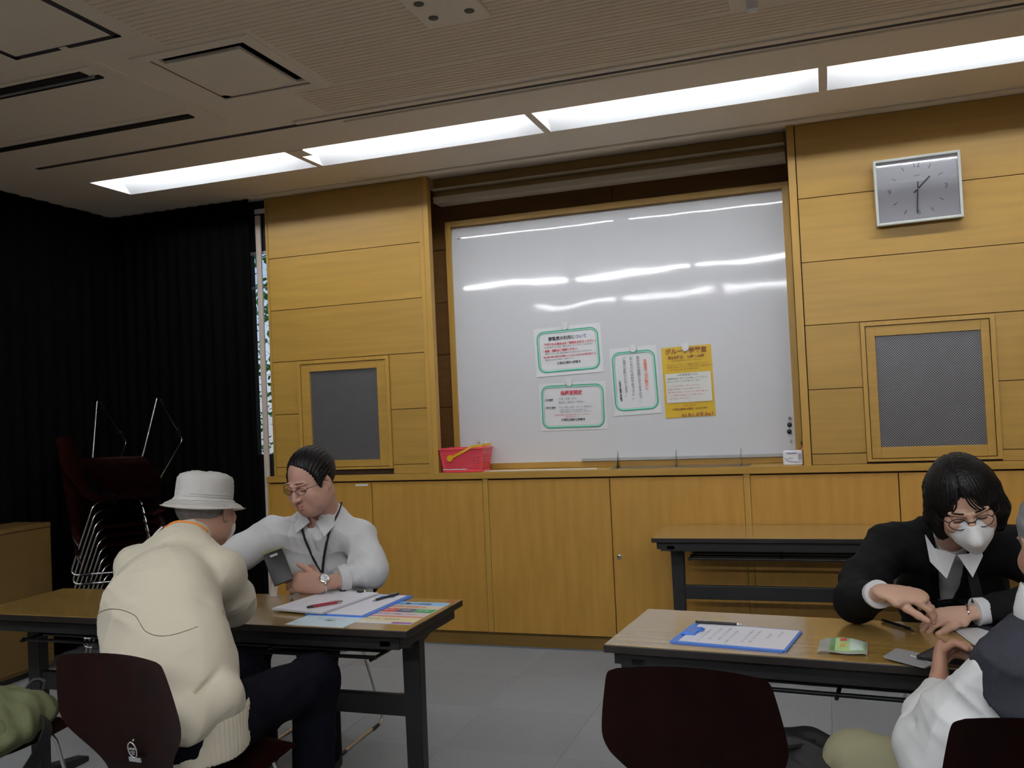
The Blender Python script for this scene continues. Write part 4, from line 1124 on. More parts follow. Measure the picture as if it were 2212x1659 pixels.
# ============================================================ PEOPLE
def skin(name, c): return mat(name, c, .5, var=.10, scale=14, spec=.4, sss=.12, bump=.15, bscale=260, bdist=.0006)
m_hairb = mat('hair_black', (.006, .005, .005), .45, spec=.22, var=.4, scale=90, stretch=(1, 1, .15), bump=.5, bscale=160)
m_hairg = mat('hair_grey', (.20, .20, .20), .6, var=.4, scale=90, stretch=(1, 1, .2), bump=.8, bscale=200)
def head_frame(c, face, roll=0):
    """c centre, face = direction the face looks; local x = the person's right->left, y = face, z = up"""
    f = Vector(face).normalized(); x = f.cross(Vector((0, 0, 1))).normalized(); z = x.cross(f)
    R = Matrix((x, f, z)).transposed() @ Matrix.Rotation(roll, 3, 'Y')
    return Matrix.Translation(Vector(c)) @ R.to_4x4()
def head(M, h=.0026, chub=0, female=False, neck=None):
    c = Clay(h); c.M = M; q = .93 if female else 1
    c.ell((0, -.018, .030), (.077*q, .096, .088), k=.01)
    c.ell((0, .022, -.035), (.062*q, .066, .078), k=.03)
    if chub:
        for s in (-1, 1): c.ell((s*.046, .030, -.052), (.026, .042, .036), k=.03)
        c.ell((0, .030, -.090), (.044, .040, .026), k=.03)
    c.ell((0, .050, -.085), (.036*q, .034, .030), k=.03)                    # chin
    for s in (-1, 1):
        c.ell((s*.056*q, .0, -.060), (.018, .045, .035), k=.03)             # jaw
        c.ell((s*.038, .060, -.022), (.027, .024, .026), k=.02)             # cheek
        c.ell((s*.030, .083, .010), (.021, .013, .013), k=.012, op='-')     # socket
        c.ell((s*.030, .0705, .009), (.0165, .0135, .0125), k=.004)         # lid over eyeball
        c.cap((s*.012, .086, .028), (s*.048, .074, .030), .0075, .005, k=.012)   # brow
    c.chain([(0, .084, .020), (0, .098, -.006), (0, .107, -.024)], [.0075, .0090, .0115], k=.010)   # nose
    for s in (-1, 1):
        c.ell((s*.013, .096, -.026), (.0085, .011, .0085), k=.006)
        c.ell((s*.007, .101, -.036), (.0035, .005, .003), k=.002, op='-')
    c.ell((0, .076, -.060), (.030, .016, .022), k=.015)                     # mouth mound
    c.chain([(-.021, .084, -.0548), (0, .094, -.0545), (.021, .084, -.0548)], [.003, .0045, .003], k=.005)
    c.chain([(-.018, .084, -.0635), (0, .0925, -.067), (.018, .084, -.0635)], [.003, .0055, .003], k=.005)
    c.chain([(-.022, .088, -.0585), (0, .1, -.0605), (.022, .088, -.0585)], [.0012, .0016, .0012], k=.002, op='-')
    for s in (-1, 1):                                                        # ears
        R = Matrix.Rotation(s*.35, 3, 'Z') @ Matrix.Rotation(-.15, 3, 'X')
        c.ell((s*.079*q, -.006, -.004), (.007, .018, .032), R, k=.006)
        c.ell((s*.086*q, -.002, -.002), (.005, .010, .020), R, k=.004, op='-')
        c.ell((s*.077*q, .004, -.028), (.007, .009, .011), R, k=.005)
    if neck is not None:
        a = M @ Vector((0, -.025, -.055)); mi = M.inverted()
        r = .046 if female else .055
        c.chain([(0, -.025, -.055), mi @ Vector(neck)], [r, r*1.12], k=.03)
    return c
def lashes(M, col, parent, q=1.0, z=.0035):
    m = mat('lash_dark', (.02, .012, .01), .6)
    for s in (-1, 1):
        pts = [M @ Vector((s*(.030+dx), .0845-abs(dx)**2*22-.001, z-abs(dx)*.10)) for dx in (-.013, -.007, 0, .007, .013)]
        tube('lash_line', pts, .0011, m, parent, 5)
def brows(M, m, parent, z=.034):
    for s in (-1, 1):
        ribbon('eyebrow', [M @ Vector(p) for p in ((s*.014, .0925, z+.003), (s*.026, .0905, z+.004), (s*.038, .0825, z+.002), (s*.048, .0735, z-.002))], M.to_3x3() @ Vector((0, 1, 0)), .0042, .0012, m, parent)
def hand(wrist, u, n, side, curls, h=.0019, arm=None, spread=.06, thumb=(.7, .55, -.25), tcurl=.3, size=1.0, rw=.026):
    """wrist point, u towards the fingers, n out of the back of the hand, side = +1 if the thumb is on s = u x n"""
    u = Vector(u).normalized(); n = Vector(n); n = (n-u*n.dot(u)).normalized(); s = u.cross(n)*side; W = Vector(wrist)
    c = Clay(h)
    P = lambda a, b, d=0: W+(u*a+s*b+n*d)*size
    if arm is not None: c.chain([arm, W], [.036*size, rw*size], k=.02, sq=(n, .82))
    c.chain([P(0, 0), P(.035, .002), P(.078, .002)], [.027*size, .034*size, .037*size], k=.02, sq=(n, .42))
    c.ell(P(.03, .026, -.008), (.026, .016, .014), basis(u, n), k=.015)
    base = [(.086, .030), (.091, .010), (.087, -.010), (.078, -.028)]; L = [.072, .080, .074, .058]
    for i in range(4):
        a, b = base[i]; p = P(a-.012, b, 0); d = (u+s*spread*(1.5-i)).normalized(); ang = 0; pts = [p]; rr = [.0098]
        for j, (f, r) in enumerate(((.46, .0088), (.30, .0078), (.24, .0068))):
            cu = curls[i] if isinstance(curls[i], (tuple, list)) else (curls[i], curls[i]*1.15, curls[i]*.7)
            ang += cu[j]; dd = d*math.cos(ang)-n*math.sin(ang)
            p = p+dd*(L[i]*f+(.012 if j == 0 else 0))*size; pts.append(p); rr.append(r)
        c.chain(pts, [r*size for r in rr], k=.0035)
    d = (u*thumb[1]+s*thumb[0]+n*thumb[2]).normalized(); p = P(.022, .022, -.006); pts = [p]; rr = [.0135]
    d2 = (u*.9+s*(thumb[0]*.4)+n*thumb[2]).normalized()
    for j, (l, r) in enumerate(((.042, .0112), (.032, .0098), (.026, .0082))):
        dd = d.lerp(d2, [0, tcurl, min(1, tcurl*2)][j]).normalized(); p = p+dd*l*size; pts.append(p); rr.append(r)
    c.chain(pts, [r*size for r in rr], k=.006)
    return c
def glasses(M, m_frame, parent, wq=.0225, hq=.016, r=.0011, y=.100, z=.010, tint=None, top_only=False):
    P = lambda x, yy, zz: M @ Vector((x, yy, zz))
    g = None
    for s in (-1, 1):
        pts = [P(s*.0325+wq*math.cos(a)*(1-.1*abs(math.sin(a))), y-.16*abs(s*.0325+wq*math.cos(a)), z+hq*math.sin(a)) for a in [2*PI*k/20 for k in range(20)]]
        o = tube('glasses', pts, r, m_frame, parent if g is None else g, 6, True)
        if g is None: g = o
        bm = bmesh.new(); bm.faces.new([bm.verts.new(p) for p in pts])
        me = bpy.data.meshes.new('lens'); bm.to_mesh(me); bm.free()
        finish('lens', me, clear_mat('lens_clear', (.97, .98, 1), .02, 0, 1.25), g)
        tube('temple_arm', [P(s*.055, y-.013, z+.006), P(s*.077, y-.035, z+.006), P(s*.081, .005, z+.002), P(s*.082, -.012, z-.012)], r*1.1, m_frame, g, 6)
    tube('bridge', [P(-.011, y-.002, z+.004), P(0, y+.002, z+.007), P(.011, y-.002, z+.004)], r, m_frame, g, 6)
    return g
def garment_folds(seed, amp=.004, f=1.0, extra=None):
    rng = np.random.RandomState(seed); ks = []
    for i in range(7):
        d = rng.normal(size=3); d[2] *= .9; d /= np.linalg.norm(d); ks.append((d*rng.uniform(45, 120)*f, rng.uniform(0, 6.3), rng.uniform(.3, 1)))
    def g(P):
        o = np.zeros(len(P)); w0 = np.sin(P[:, 0]*9+P[:, 2]*7)+1.3
        for k, ph, a in ks:
            t = P@k+ph+.8*np.sin(P[:, 2]*14+P[:, 0]*11+ph); o += a*(np.abs(np.sin(t*.5))**.6-.6)
        o = o*amp*.4*w0
        if extra is not None: o = o+extra(P)
        return o
    return g
def crease(P, a, b, w, depth):
    """a furrow along a segment"""
    a = np.array(a); b = np.array(b); ab = b-a
    t = np.clip(((P-a)@ab)/(ab@ab), 0, 1); d = np.linalg.norm(P-a-t[:, None]*ab, axis=1)
    return depth*np.exp(-(d/w)**2)*np.sin(np.pi*np.clip(t, .03, .97))
def half(pt, nrm):
    pt = np.array(pt, float); nrm = np.array(Vector(nrm).normalized())
    return lambda P: (P-pt)@nrm

# ---------------------------------------------------------------- 1: man in the bucket hat, seen from behind
def person_hat():
    t = thing('person', 'person seen from behind in a white bucket hat and beige jacket', 'person', (-1.70, 2.05, 0))
    m_skin = skin('skin_elder', (.46, .26, .19))
    HC = Vector((-1.940, 2.48, 1.075)); M = head_frame(HC, (.02, 1, -.14))
    hd = head(M, .0032, neck=(-1.90, 2.32, .965))
    body = Clay(.009)
    body.chain([(-1.70, 2.06, .56), (-1.76, 2.10, .75), (-1.87, 2.27, .90)], [.12, .11, .05], k=.05)
    for s in (-1, 1):
        body.chain([(-1.70+s*.09, 2.08, .53), (-1.70+s*.14, 2.50, .52), (-1.70+s*.13, 2.46, .10)], [.06, .045, .035], k=.02)
        body.chain([(-1.70+s*.13, 2.46, .09), (-1.70+s*.13, 2.60, .045)], [.04, .04], k=.03)
    hl = hand((-2.11, 2.61, .742), (.93, .10, -.02), (0, 0, 1), 1, [.35, .4, .45, .5], .003, (-2.10, 2.50, .765))
    hr = hand((-1.99, 2.57, .745), (-.95, .25, -.02), (0, 0, 1), -1, [.4, .4, .45, .5], .003, (-1.90, 2.51, .765))
    b = clay_obj('body', [hd, body, hl, hr], m_skin)
    c = Clay(.0046); fw = (0, .93, -.36)
    c.chain([(-1.700, 2.035, .585), (-1.745, 2.045, .70), (-1.835, 2.12, .84), (-1.885, 2.25, .925)], [.176, .180, .172, .122], k=.05, sq=(fw, .70))
    c.chain([(-2.030, 2.255, .925), (-1.885, 2.28, .955), (-1.730, 2.27, .920)], [.064, .080, .064], k=.05)
    c.chain([(-1.722, 2.255, .915), (-1.765, 2.36, .82), (-1.785, 2.40, .79)], [.064, .062, .060], k=.035)
    c.chain([(-1.785, 2.40, .785), (-1.98, 2.56, .762)], [.062, .044], k=.03)
    c.chain([(-2.035, 2.265, .925), (-2.07, 2.39, .81), (-2.08, 2.44, .785)], [.066, .060, .058], k=.035)
    c.chain([(-2.08, 2.44, .785), (-2.11, 2.59, .762)], [.060, .044], k=.03)
    c.chain([(-1.895, 2.31, .985), (-1.918, 2.365, 1.025)], [.076, .066], k=.03)      # collar
    c.chain([(-1.916, 2.36, 1.035), (-1.935, 2.41, 1.09)], [.058, .060], k=.004, op='-')
    c.chain([(-1.55, 2.02, .635), (-1.60, 1.93, .60), (-1.70, 1.90, .59)], [.055, .055, .05], k=.04)    # blouson bulge over the hem
    c.chain([(-1.85, 2.0, .63), (-1.80, 1.92, .60)], [.055, .05], k=.04)
    c.fn(half((-1.70, 2.03, .562), (.10, -.12, 1)), (-2.1, 1.7, .2), (-1.3, 2.5, .72), k=.01)
    def cr(P):
        o = crease(P, (-1.60, 2.10, .86), (-1.86, 2.00, .90), .014, .009)+crease(P, (-1.58, 2.20, .83), (-1.72, 1.98, .80), .012, .008)
        o += crease(P, (-2.0, 2.02, .88), (-1.86, 1.98, .95), .012, .007)+crease(P, (-1.56, 2.0, .78), (-1.70, 1.86, .72), .011, .010)
        o += crease(P, (-1.56, 1.95, .70), (-1.70, 1.84, .64), .012, .011)+crease(P, (-1.92, 1.93, .74), (-1.70, 1.87, .71), .012, .007)
        o += crease(P, (-1.54, 2.02, .72), (-1.62, 1.88, .60), .010, .010)+crease(P, (-1.94, 1.95, .66), (-1.78, 1.86, .62), .012, .007)
        o += crease(P, (-1.70, 2.19, .93), (-1.68, 2.17, .78), .010, .014)
        return o
    m_jk = mat('jacket_beige', (.60, .54, .42), .8, var=.04, scale=7, bump=.15, bscale=500, bdist=.0005, sheen=.2)
    jk = clay_obj('jacket', c, m_jk, None, garment_folds(4, .0062, .8, cr)); tr = bvh(jk)
    # hem band, yoke seam, collar
    hb = Clay(.0046); hb.chain([(-1.695, 2.035, .520), (-1.700, 2.035, .620)], [.190, .192], k=.01, sq=(fw, .74)); hb.fn(half((-1.695, 2.03, .503), (.10, -.12, 1)), (-2.1, 1.7, .3), (-1.3, 2.4, .7)); hb.fn(half((-1.7, 2.03, .615), (-.10, .12, -1)), (-2.1, 1.7, .3), (-1.3, 2.4, .9))
    def rib_(P): return .0012*np.sin(np.arctan2(P[:, 1]-2.03, P[:, 0]+1.7)*95)
    h_ = clay_obj('hem_band', hb, m_jk, jk, rib_)
    pts = []
    for i in range(26):
        u = i/25; x = -1.985+u*(.40)
        z = .835+.030*math.sin(PI*min(1, u*1.7))-.028*math.sin(PI*max(0, (u-.5)/.5))
        pts.append((x, 1.7, z))
    sp = drape(tr, pts, (0, 1, 0), .0002); tube('yoke_seam', sp, .0010, mat('seam_shadow', (.10, .085, .06), .8), jk, 5)
    # trousers
    tb = Clay(.006); tb.chain([(-1.695, 2.03, .55), (-1.70, 2.06, .535)], [.172, .170], k=.04, sq=((0, 0, 1), .75))
    for s in (-1, 1):
        tb.chain([(-1.70+s*.09, 2.08, .545), (-1.70+s*.135, 2.49, .545), (-1.70+s*.13, 2.46, .10)], [.095, .074, .062], k=.04)
    tr_ = clay_obj('trousers', tb, mat('trousers_navy', (.0035, .004, .008), .85, spec=.1, var=.3), None, garment_folds(9, .004, 1))
    sh = Clay(.006)
    for s in (-1, 1): sh.chain([(-1.70+s*.13, 2.44, .05), (-1.70+s*.13, 2.60, .04)], [.045, .038], k=.02, sq=((0, 0, 1), .9))
    sh.fn(half((0, 0, .004), (0, 0, 1)), (-3, 1, -.1), (0, 3, .05)); shoes = clay_obj('shoes', sh, m_black)
    # hair at the nape and the bucket hat
    c = Clay(.0035); c.M = M
    c.ell((0, -.024, .022), (.079, .096, .085), k=.01); c.fn(half(M @ Vector((0, -.01, 0)), M.to_3x3() @ Vector((0, -1, .25))), HC-Vector((.2, .2, .2)), HC+Vector((.2, .2, .2)))
    hair = clay_obj('hair', c, m_hairg)
    HM = M @ Matrix.Translation((0, -.018, .036)) @ Matrix.Rotation(-.02, 4, 'X') @ Matrix.Rotation(.03, 4, 'Y') @ Matrix.Diagonal((.86, .94, .90, 1))
    m_hat = mat('hat_cotton', (.87, .85, .82), .85, var=.05, scale=12, bump=.3, bscale=420, bdist=.0006)
    bm = bmesh.new(); prof = [(.146, -.030), (.143, -.033), (.128, -.020), (.110, -.006), (.098, .006), (.097, .030), (.096, .055), (.094, .074), (.086, .088), (.066, .097), (.035, .100), (0, .101)]
    seg = 48; rings = []
    for i, (r, z) in enumerate(prof):
        rg = []
        for k in range(seg):
            a = 2*PI*k/seg; ex = 1.10 if i > 3 else 1.05
            wv = .004*math.sin(a*3+1)*(1 if i < 3 else .3)+(.0025*math.sin(a*9+i*1.7)+.002*math.sin(a*17+i) if i > 4 else 0)
            rr = max(r, .0005)+(wv if r > .01 else 0)
            rg.append(bm.verts.new((rr*math.cos(a), rr*ex*math.sin(a), z+(.006*math.sin(a*2+.6) if i < 3 else 0)+(.003*math.sin(a*5+i) if 6 < i < 11 else 0))))
        rings.append(rg)
    for A, B in zip(rings, rings[1:]):
        for k in range(seg): bm.faces.new((A[k], A[(k+1) % seg], B[(k+1) % seg], B[k]))
    bmesh.ops.solidify(bm, geom=bm.faces[:], thickness=.002); bm.transform(HM)
    hat = bmo('bucket_hat', bm, m_hat, None, True, 1.2)
    sm = mat('hat_stitch', (.50, .48, .44), .9)
    for (r, z) in ((.1005, .006), (.0995, .014), (.1145, -.0085), (.1255, -.0165), (.1345, -.0235)):
        tube('stitch_line', [HM @ Vector((r*math.cos(a), r*1.075*math.sin(a), z+.0012)) for a in [2*PI*k/48 for k in range(48)]], .0008, sm, hat, 4, True)
    # orange cord, mask string
    mo = mat('cord_orange', (.75, .24, .035), .5)
    An = Vector((-.023, .055, .040)).normalized(); Ac = Vector((-1.910, 2.345, 1.012)); bk = (Vector((0, -1, 0))-An*-An.y).normalized(); sd = An.cross(bk)
    w_ = [Ac-An*.016*abs(math.sin(a))+(bk*math.cos(a)+sd*math.sin(a))*.105 for a in [math.radians(q) for q in range(-100, 101, 20)]]
    cd = tube('neck_cord', snap(tr, spline([Vector(p) for p in w_], 8), .002), .0036, mo, None, 8)
    lathe('cord_bead', [(0, -.011), (.008, -.009), (.010, 0), (.008, .009), (0, .011)], mo, cd, 12, Matrix.Translation(snap(tr, [Ac+(bk*.5-Vector((1, 0, 0))*.86)*.105], .006)[0]))
    tube('cord_end', spline([Vector(p) for p in ((-1.983, 2.318, 1.045), (-2.000, 2.305, 1.025), (-2.015, 2.30, 1.005))], 4), .003, m_white, cd, 6)
    mk = Clay(.004); mk.M = M; mk.ell((0, .052, -.052), (.060, .062, .055), k=.01); mk.fn(half(M @ Vector((0, .035, 0)), M.to_3x3() @ Vector((0, 1, 0))), HC-Vector((.2, .2, .2)), HC+Vector((.2, .2, .2)))
    m_mask = mat('mask_white', (.76, .76, .77), .75, var=.02)
    mask = clay_obj('face_mask', mk, m_mask)
    for s in (-1, 1): tube('mask_string', spline([M @ Vector(p) for p in ((s*.058, .04, -.03), (s*.082, .0, .01), (s*.087, -.018, .0), (s*.083, -.01, -.025), (s*.060, .035, -.075))], 5), .0016, m_mask, mask, 6)
    adopt(t, b, jk, tr_, shoes, hair, hat, cd, mask)
person_hat()

# ---------------------------------------------------------------- 2: man in the light shirt
def person_shirt():
    t = thing('person', 'person in a pale grey shirt with glasses and black lanyard holding a phone', 'person', (-2.0, 3.35, 0))
    m_skin = skin('skin_warm', (.50, .285, .215))
    HC = Vector((-1.893, 3.035, 1.118)); M = head_frame(HC, (-.17, -1, -.42), .03)
    hd = head(M, .0023, chub=1, neck=(-1.90, 3.16, .965))
    body = Clay(.009)
    body.chain([(-2.0, 3.36, .54), (-1.97, 3.26, .75), (-1.915, 3.18, .93)], [.13, .13, .10], k=.05)
    for s in (-1, 1):
        body.chain([(-2.0+s*.09, 3.34, .52), (-2.0+s*.15, 2.98, .51), (-2.0+s*.14, 3.02, .10)], [.06, .045, .035], k=.02)
    wl = Vector((-1.800, 2.925, .748)); el = Vector((-1.672, 3.085, .765))
    hl = hand(wl, (-.97, -.12, .10), (.10, -.80, .55), 1, [(.22, .45, .30), (.25, .48, .32), (.28, .52, .34), (.32, .58, .36)], .0019, el, .04, (.62, .75, .05), .6)
    wr = Vector((-2.27, 2.86, .77)); hr = hand(wr, (.15, -.95, -.1), (0, .1, 1), -1, [.3, .35, .4, .4], .003, (-2.30, 3.0, .80))
    b = clay_obj('body', [hd, body, hl, hr], m_skin)
    lashes(M, None, b); brows(M, mat('brow_soft', (.17, .085, .06), .7), b)
    m_lip = mat('lip_rose', (.36, .12, .10), .5)
    for zz, yy, r in ((-.0565, .0965, .0028), (-.0665, .0955, .0036)):
        tube('lip', spline([M @ Vector(p) for p in ((-.019, yy-.0095, zz+.0032), (-.008, yy-.001, zz+.0012), (0, yy, zz), (.008, yy-.001, zz+.0012), (.019, yy-.0095, zz+.0032))], 3), r, m_lip, b, 6)
    # hair: receding, dark
    c = Clay(.0028); c.M = M
    c.ell((0, -.026, .036), (.085, .101, .096), k=.01)
    for s in (-1, 1): c.ell((s*.074, .018, .018), (.010, .020, .036), k=.014)
    c.ell((0, .088, .012), (.076, .082, .084), Matrix.Rotation(.35, 3, 'X'), k=.012, op='-')
    c.ell((.030, .080, .066), (.045, .050, .040), k=.014, op='-')
    for s in (-1, 1): c.ell((s*.088, .006, -.020), (.022, .026, .034), k=.006, op='-')
    c.fn(half(M @ Vector((0, 0, -.062)), M.to_3x3() @ Vector((0, -.35, 1))), HC-Vector((.2, .2, .2)), HC+Vector((.2, .2, .2)))
    Mi = np.array(M.inverted())
    def strands(P):
        L = P@Mi[:3, :3].T+Mi[:3, 3]
        a = np.arctan2(L[:, 0]+.02, L[:, 2]+.05)
        return .0012*np.sin(a*70+L[:, 1]*60)+.0010*np.sin(a*131+L[:, 1]*90)
    hair = clay_obj('hair', c, m_hairb, None, strands)
    gl = glasses(M, mat('frame_metal', (.10, .09, .08), .3, .8), None, .0225, .0145, .0011, .101, .008)
    # shirt
    c = Clay(.0042)
    c.chain([(-2.0, 3.37, .53), (-1.985, 3.31, .66), (-1.955, 3.235, .80), (-1.930, 3.18, .895)], [.168, .170, .165, .135], k=.05, sq=((0, .9, .35), .72))
    c.chain([(-2.135, 3.16, .900), (-1.93, 3.165, .925), (-1.780, 3.165, .895)], [.064, .074, .064], k=.05)
    c.chain([(-1.760, 3.16, .885), (-1.705, 3.125, .80), (-1.680, 3.090, .762)], [.070, .064, .058], k=.04)
    c.chain([(-1.672, 3.088, .764), (-1.735, 3.010, .760)], [.060, .049], k=.025)
    c.chain([(-2.165, 3.16, .895), (-2.25, 3.07, .835), (-2.29, 3.0, .805)], [.076, .066, .060], k=.04)
    c.chain([(-2.29, 3.0, .805), (-2.28, 2.90, .785)], [.058, .048], k=.02)
    c.chain([(-1.912, 3.165, .945), (-1.903, 3.140, .985)], [.080, .068], k=.025)
    c.chain([(-1.908, 3.130, .975), (-1.90, 3.10, 1.06)], [.060, .060], k=.004, op='-')
    def cr(P):
        o = crease(P, (-1.80, 3.02, .90), (-1.79, 3.06, .76), .010, .012)+crease(P, (-2.13, 3.02, .86), (-2.02, 3.06, .80), .010, .010)
        o += crease(P, (-2.14, 3.05, .90), (-2.10, 3.03, .82), .008, .009)+crease(P, (-1.74, 3.06, .84), (-1.66, 3.02, .78), .010, .006)+crease(P, (-1.90, 3.05, .78), (-1.82, 3.06, .73), .012, .006)
        o += crease(P, (-1.73, 3.03, .79), (-1.65, 3.04, .735), .008, .008)
        return o
    m_sh = mat('shirt_grey', (.56, .56, .565), .75, var=.04, scale=9, bump=.12, bscale=600, bdist=.0004)
    sh = clay_obj('shirt', c, m_sh, None, garment_folds(11, .008, .9, cr)); tr = bvh(sh)
    # rolled cuff
    tube('cuff', [Vector((-1.735, 3.010, .760)), Vector((-1.757, 2.984, .757))], [.052, .048], m_sh, sh, 20)
    # collar leaves
    for s, tip in ((1, (-1.852, 3.055, .905)), (-1, (-1.975, 3.055, .918))):
        bm = bmesh.new()
        nk = Vector((-1.905, 3.135, .99))
        A = [nk+Vector((s*.066, .015, .010)), nk+Vector((s*.052, -.045, .000)), nk+Vector((s*.012, -.072, -.030))]
        B = [nk+Vector((s*.082, .005, -.030)), Vector(tip)+Vector((s*.022, .02, .03)), Vector(tip)]
        va = [bm.verts.new(p) for p in A]; vb = [bm.verts.new(p) for p in B]
        for i in range(2): bm.faces.new((va[i], va[i+1], vb[i+1], vb[i]))
        bmesh.ops.subdivide_edges(bm, edges=bm.edges[:], cuts=2, use_grid_fill=True); bmesh.ops.solidify(bm, geom=bm.faces[:], thickness=.003)
        bmo('collar', bm, m_sh, sh, True, 1)
    pk = drape(tr, [(-1.925+.004*i, 2.7, .915-.030*i) for i in range(8)], (0, 1, 0), .0006)
    ribbon('button_placket', pk, (0, -1, .2), .026, .0012, m_sh, sh)
    # lanyard
    ly = []
    m_ly = mat('lanyard_black', (.015, .015, .016), .5)
    Lf = drape(tr, [(-1.962, 2.7, .955), (-1.955, 2.7, .90), (-1.945, 2.7, .85), (-1.930, 2.7, .80), (-1.908, 2.7, .755)], (0, 1, 0), .003)
    Rt = drape(tr, [(-1.832, 2.7, .985), (-1.845, 2.7, .93), (-1.866, 2.7, .87), (-1.888, 2.7, .81), (-1.906, 2.7, .755)], (0, 1, 0), .003)
    Rt = [Vector((-1.835, 3.165, 1.025))]+Rt; Lf = [Vector((-1.968, 3.15, 1.0))]+Lf
    ly = ribbon('lanyard', spline(Rt, 4), (.0, -1, .3), .011, .0015, m_ly); ribbon('lanyard_strap', spline(Lf, 4), (0, -1, .3), .009, .0015, m_ly, ly)
    # watch
    ax = (wl-el).normalized(); wc_ = wl-ax*.012
    B3 = basis(ax, (.1, -.8, .6)); mt = Matrix.Translation(wc_) @ B3.to_4x4()
    bm = bmesh.new(); add_tube(bm, [mt @ Vector((.0315*math.cos(a), 0, .0275*math.sin(a))) for a in [2*PI*k/28 for k in range(28)]], .0042, 6, False, True)
    wt_ = bmo('wristwatch', bm, m_chrome, None, True)
    nrm = B3 @ Vector((0, 0, 1)); wm = mt @ Matrix.Translation((0, 0, .0275))
    lathe('watch_case', [(.0175, 0), (.0195, .003), (.0195, .007), (.0165, .0095), (0, .0095)], m_chrome, wt_, 28, wm)
    lathe('watch_dial', [(.0150, .0096), (.0150, .0101), (0, .0102)], m_white, wt_, 24, wm)
    for x, y in ((-.006, 0), (.006, 0), (0, -.006)): lathe('sub_dial', [(.0032, .0102), (.0032, .0106), (0, .0106)], m_pgrey, wt_, 12, wm @ Matrix.Translation((x, y, 0)))
    # trousers, shoes
    tb = Clay(.006); tb.chain([(-2.0, 3.38, .53), (-2.0, 3.34, .53)], [.165, .165], k=.04, sq=((0, 0, 1), .75))
    for s in (-1, 1): tb.chain([(-2.0+s*.09, 3.33, .53), (-2.0+s*.15, 2.97, .52), (-2.0+s*.14, 3.02, .10)], [.092, .074, .060], k=.04)
    tb = clay_obj('trousers', tb, mat('trousers_black', (.005, .005, .006), .85, spec=.1, var=.3), None, garment_folds(19, .004, 1))
    so = Clay(.006)
    for s in (-1, 1): so.chain([(-2.0+s*.14, 3.05, .05), (-2.0+s*.14, 2.86, .04)], [.045, .038], k=.02, sq=((0, 0, 1), .9))
    so.fn(half((0, 0, .004), (0, 0, 1)), (-3, 1, -.1), (0, 4, .05)); so = clay_obj('shoes', so, m_black)
    adopt(t, b, hair, gl, sh, ly, wt_, tb, so)
    # held: phone and a folded slip of paper
    PH = basis((-.50, .25, .80), (.45, -.75, .40)).to_euler()
    p = thing('smartphone', 'black smartphone in the hand of the man in the light shirt', 'phone', (-1.948, 2.882, .818), rot=tuple(PH))
    bm = bmesh.new(); add_box(bm, (-.036, -.066, -.0055), (.036, .066, .0055), .004); bmo('body', bm, m_black, p, True)
    box('label_plate', (-.014, .044, .0056), (.014, .053, .0060), m_grey, p)
    p = thing('wallet', 'khaki wallet held behind the black smartphone', 'wallet', (-1.962, 2.902, .826), rot=tuple(PH))
    bm = bmesh.new(); add_box(bm, (-.040, -.05, -.005), (.036, .065, .005), .004); bmo('body', bm, mat('wallet_khaki', (.22, .20, .11), .6), p, True)
    p = thing('paper_slip', 'pale pink paper slip under the hand of the man in the light shirt', 'paper', (-1.995, 2.915, .702), -.2, rot=(math.radians(66), 0, .25))
    box('slip', (-.012, -.0, -.001), (.012, .075, .001), mat('slip_pink', (.66, .55, .52), .5), p)
person_shirt()

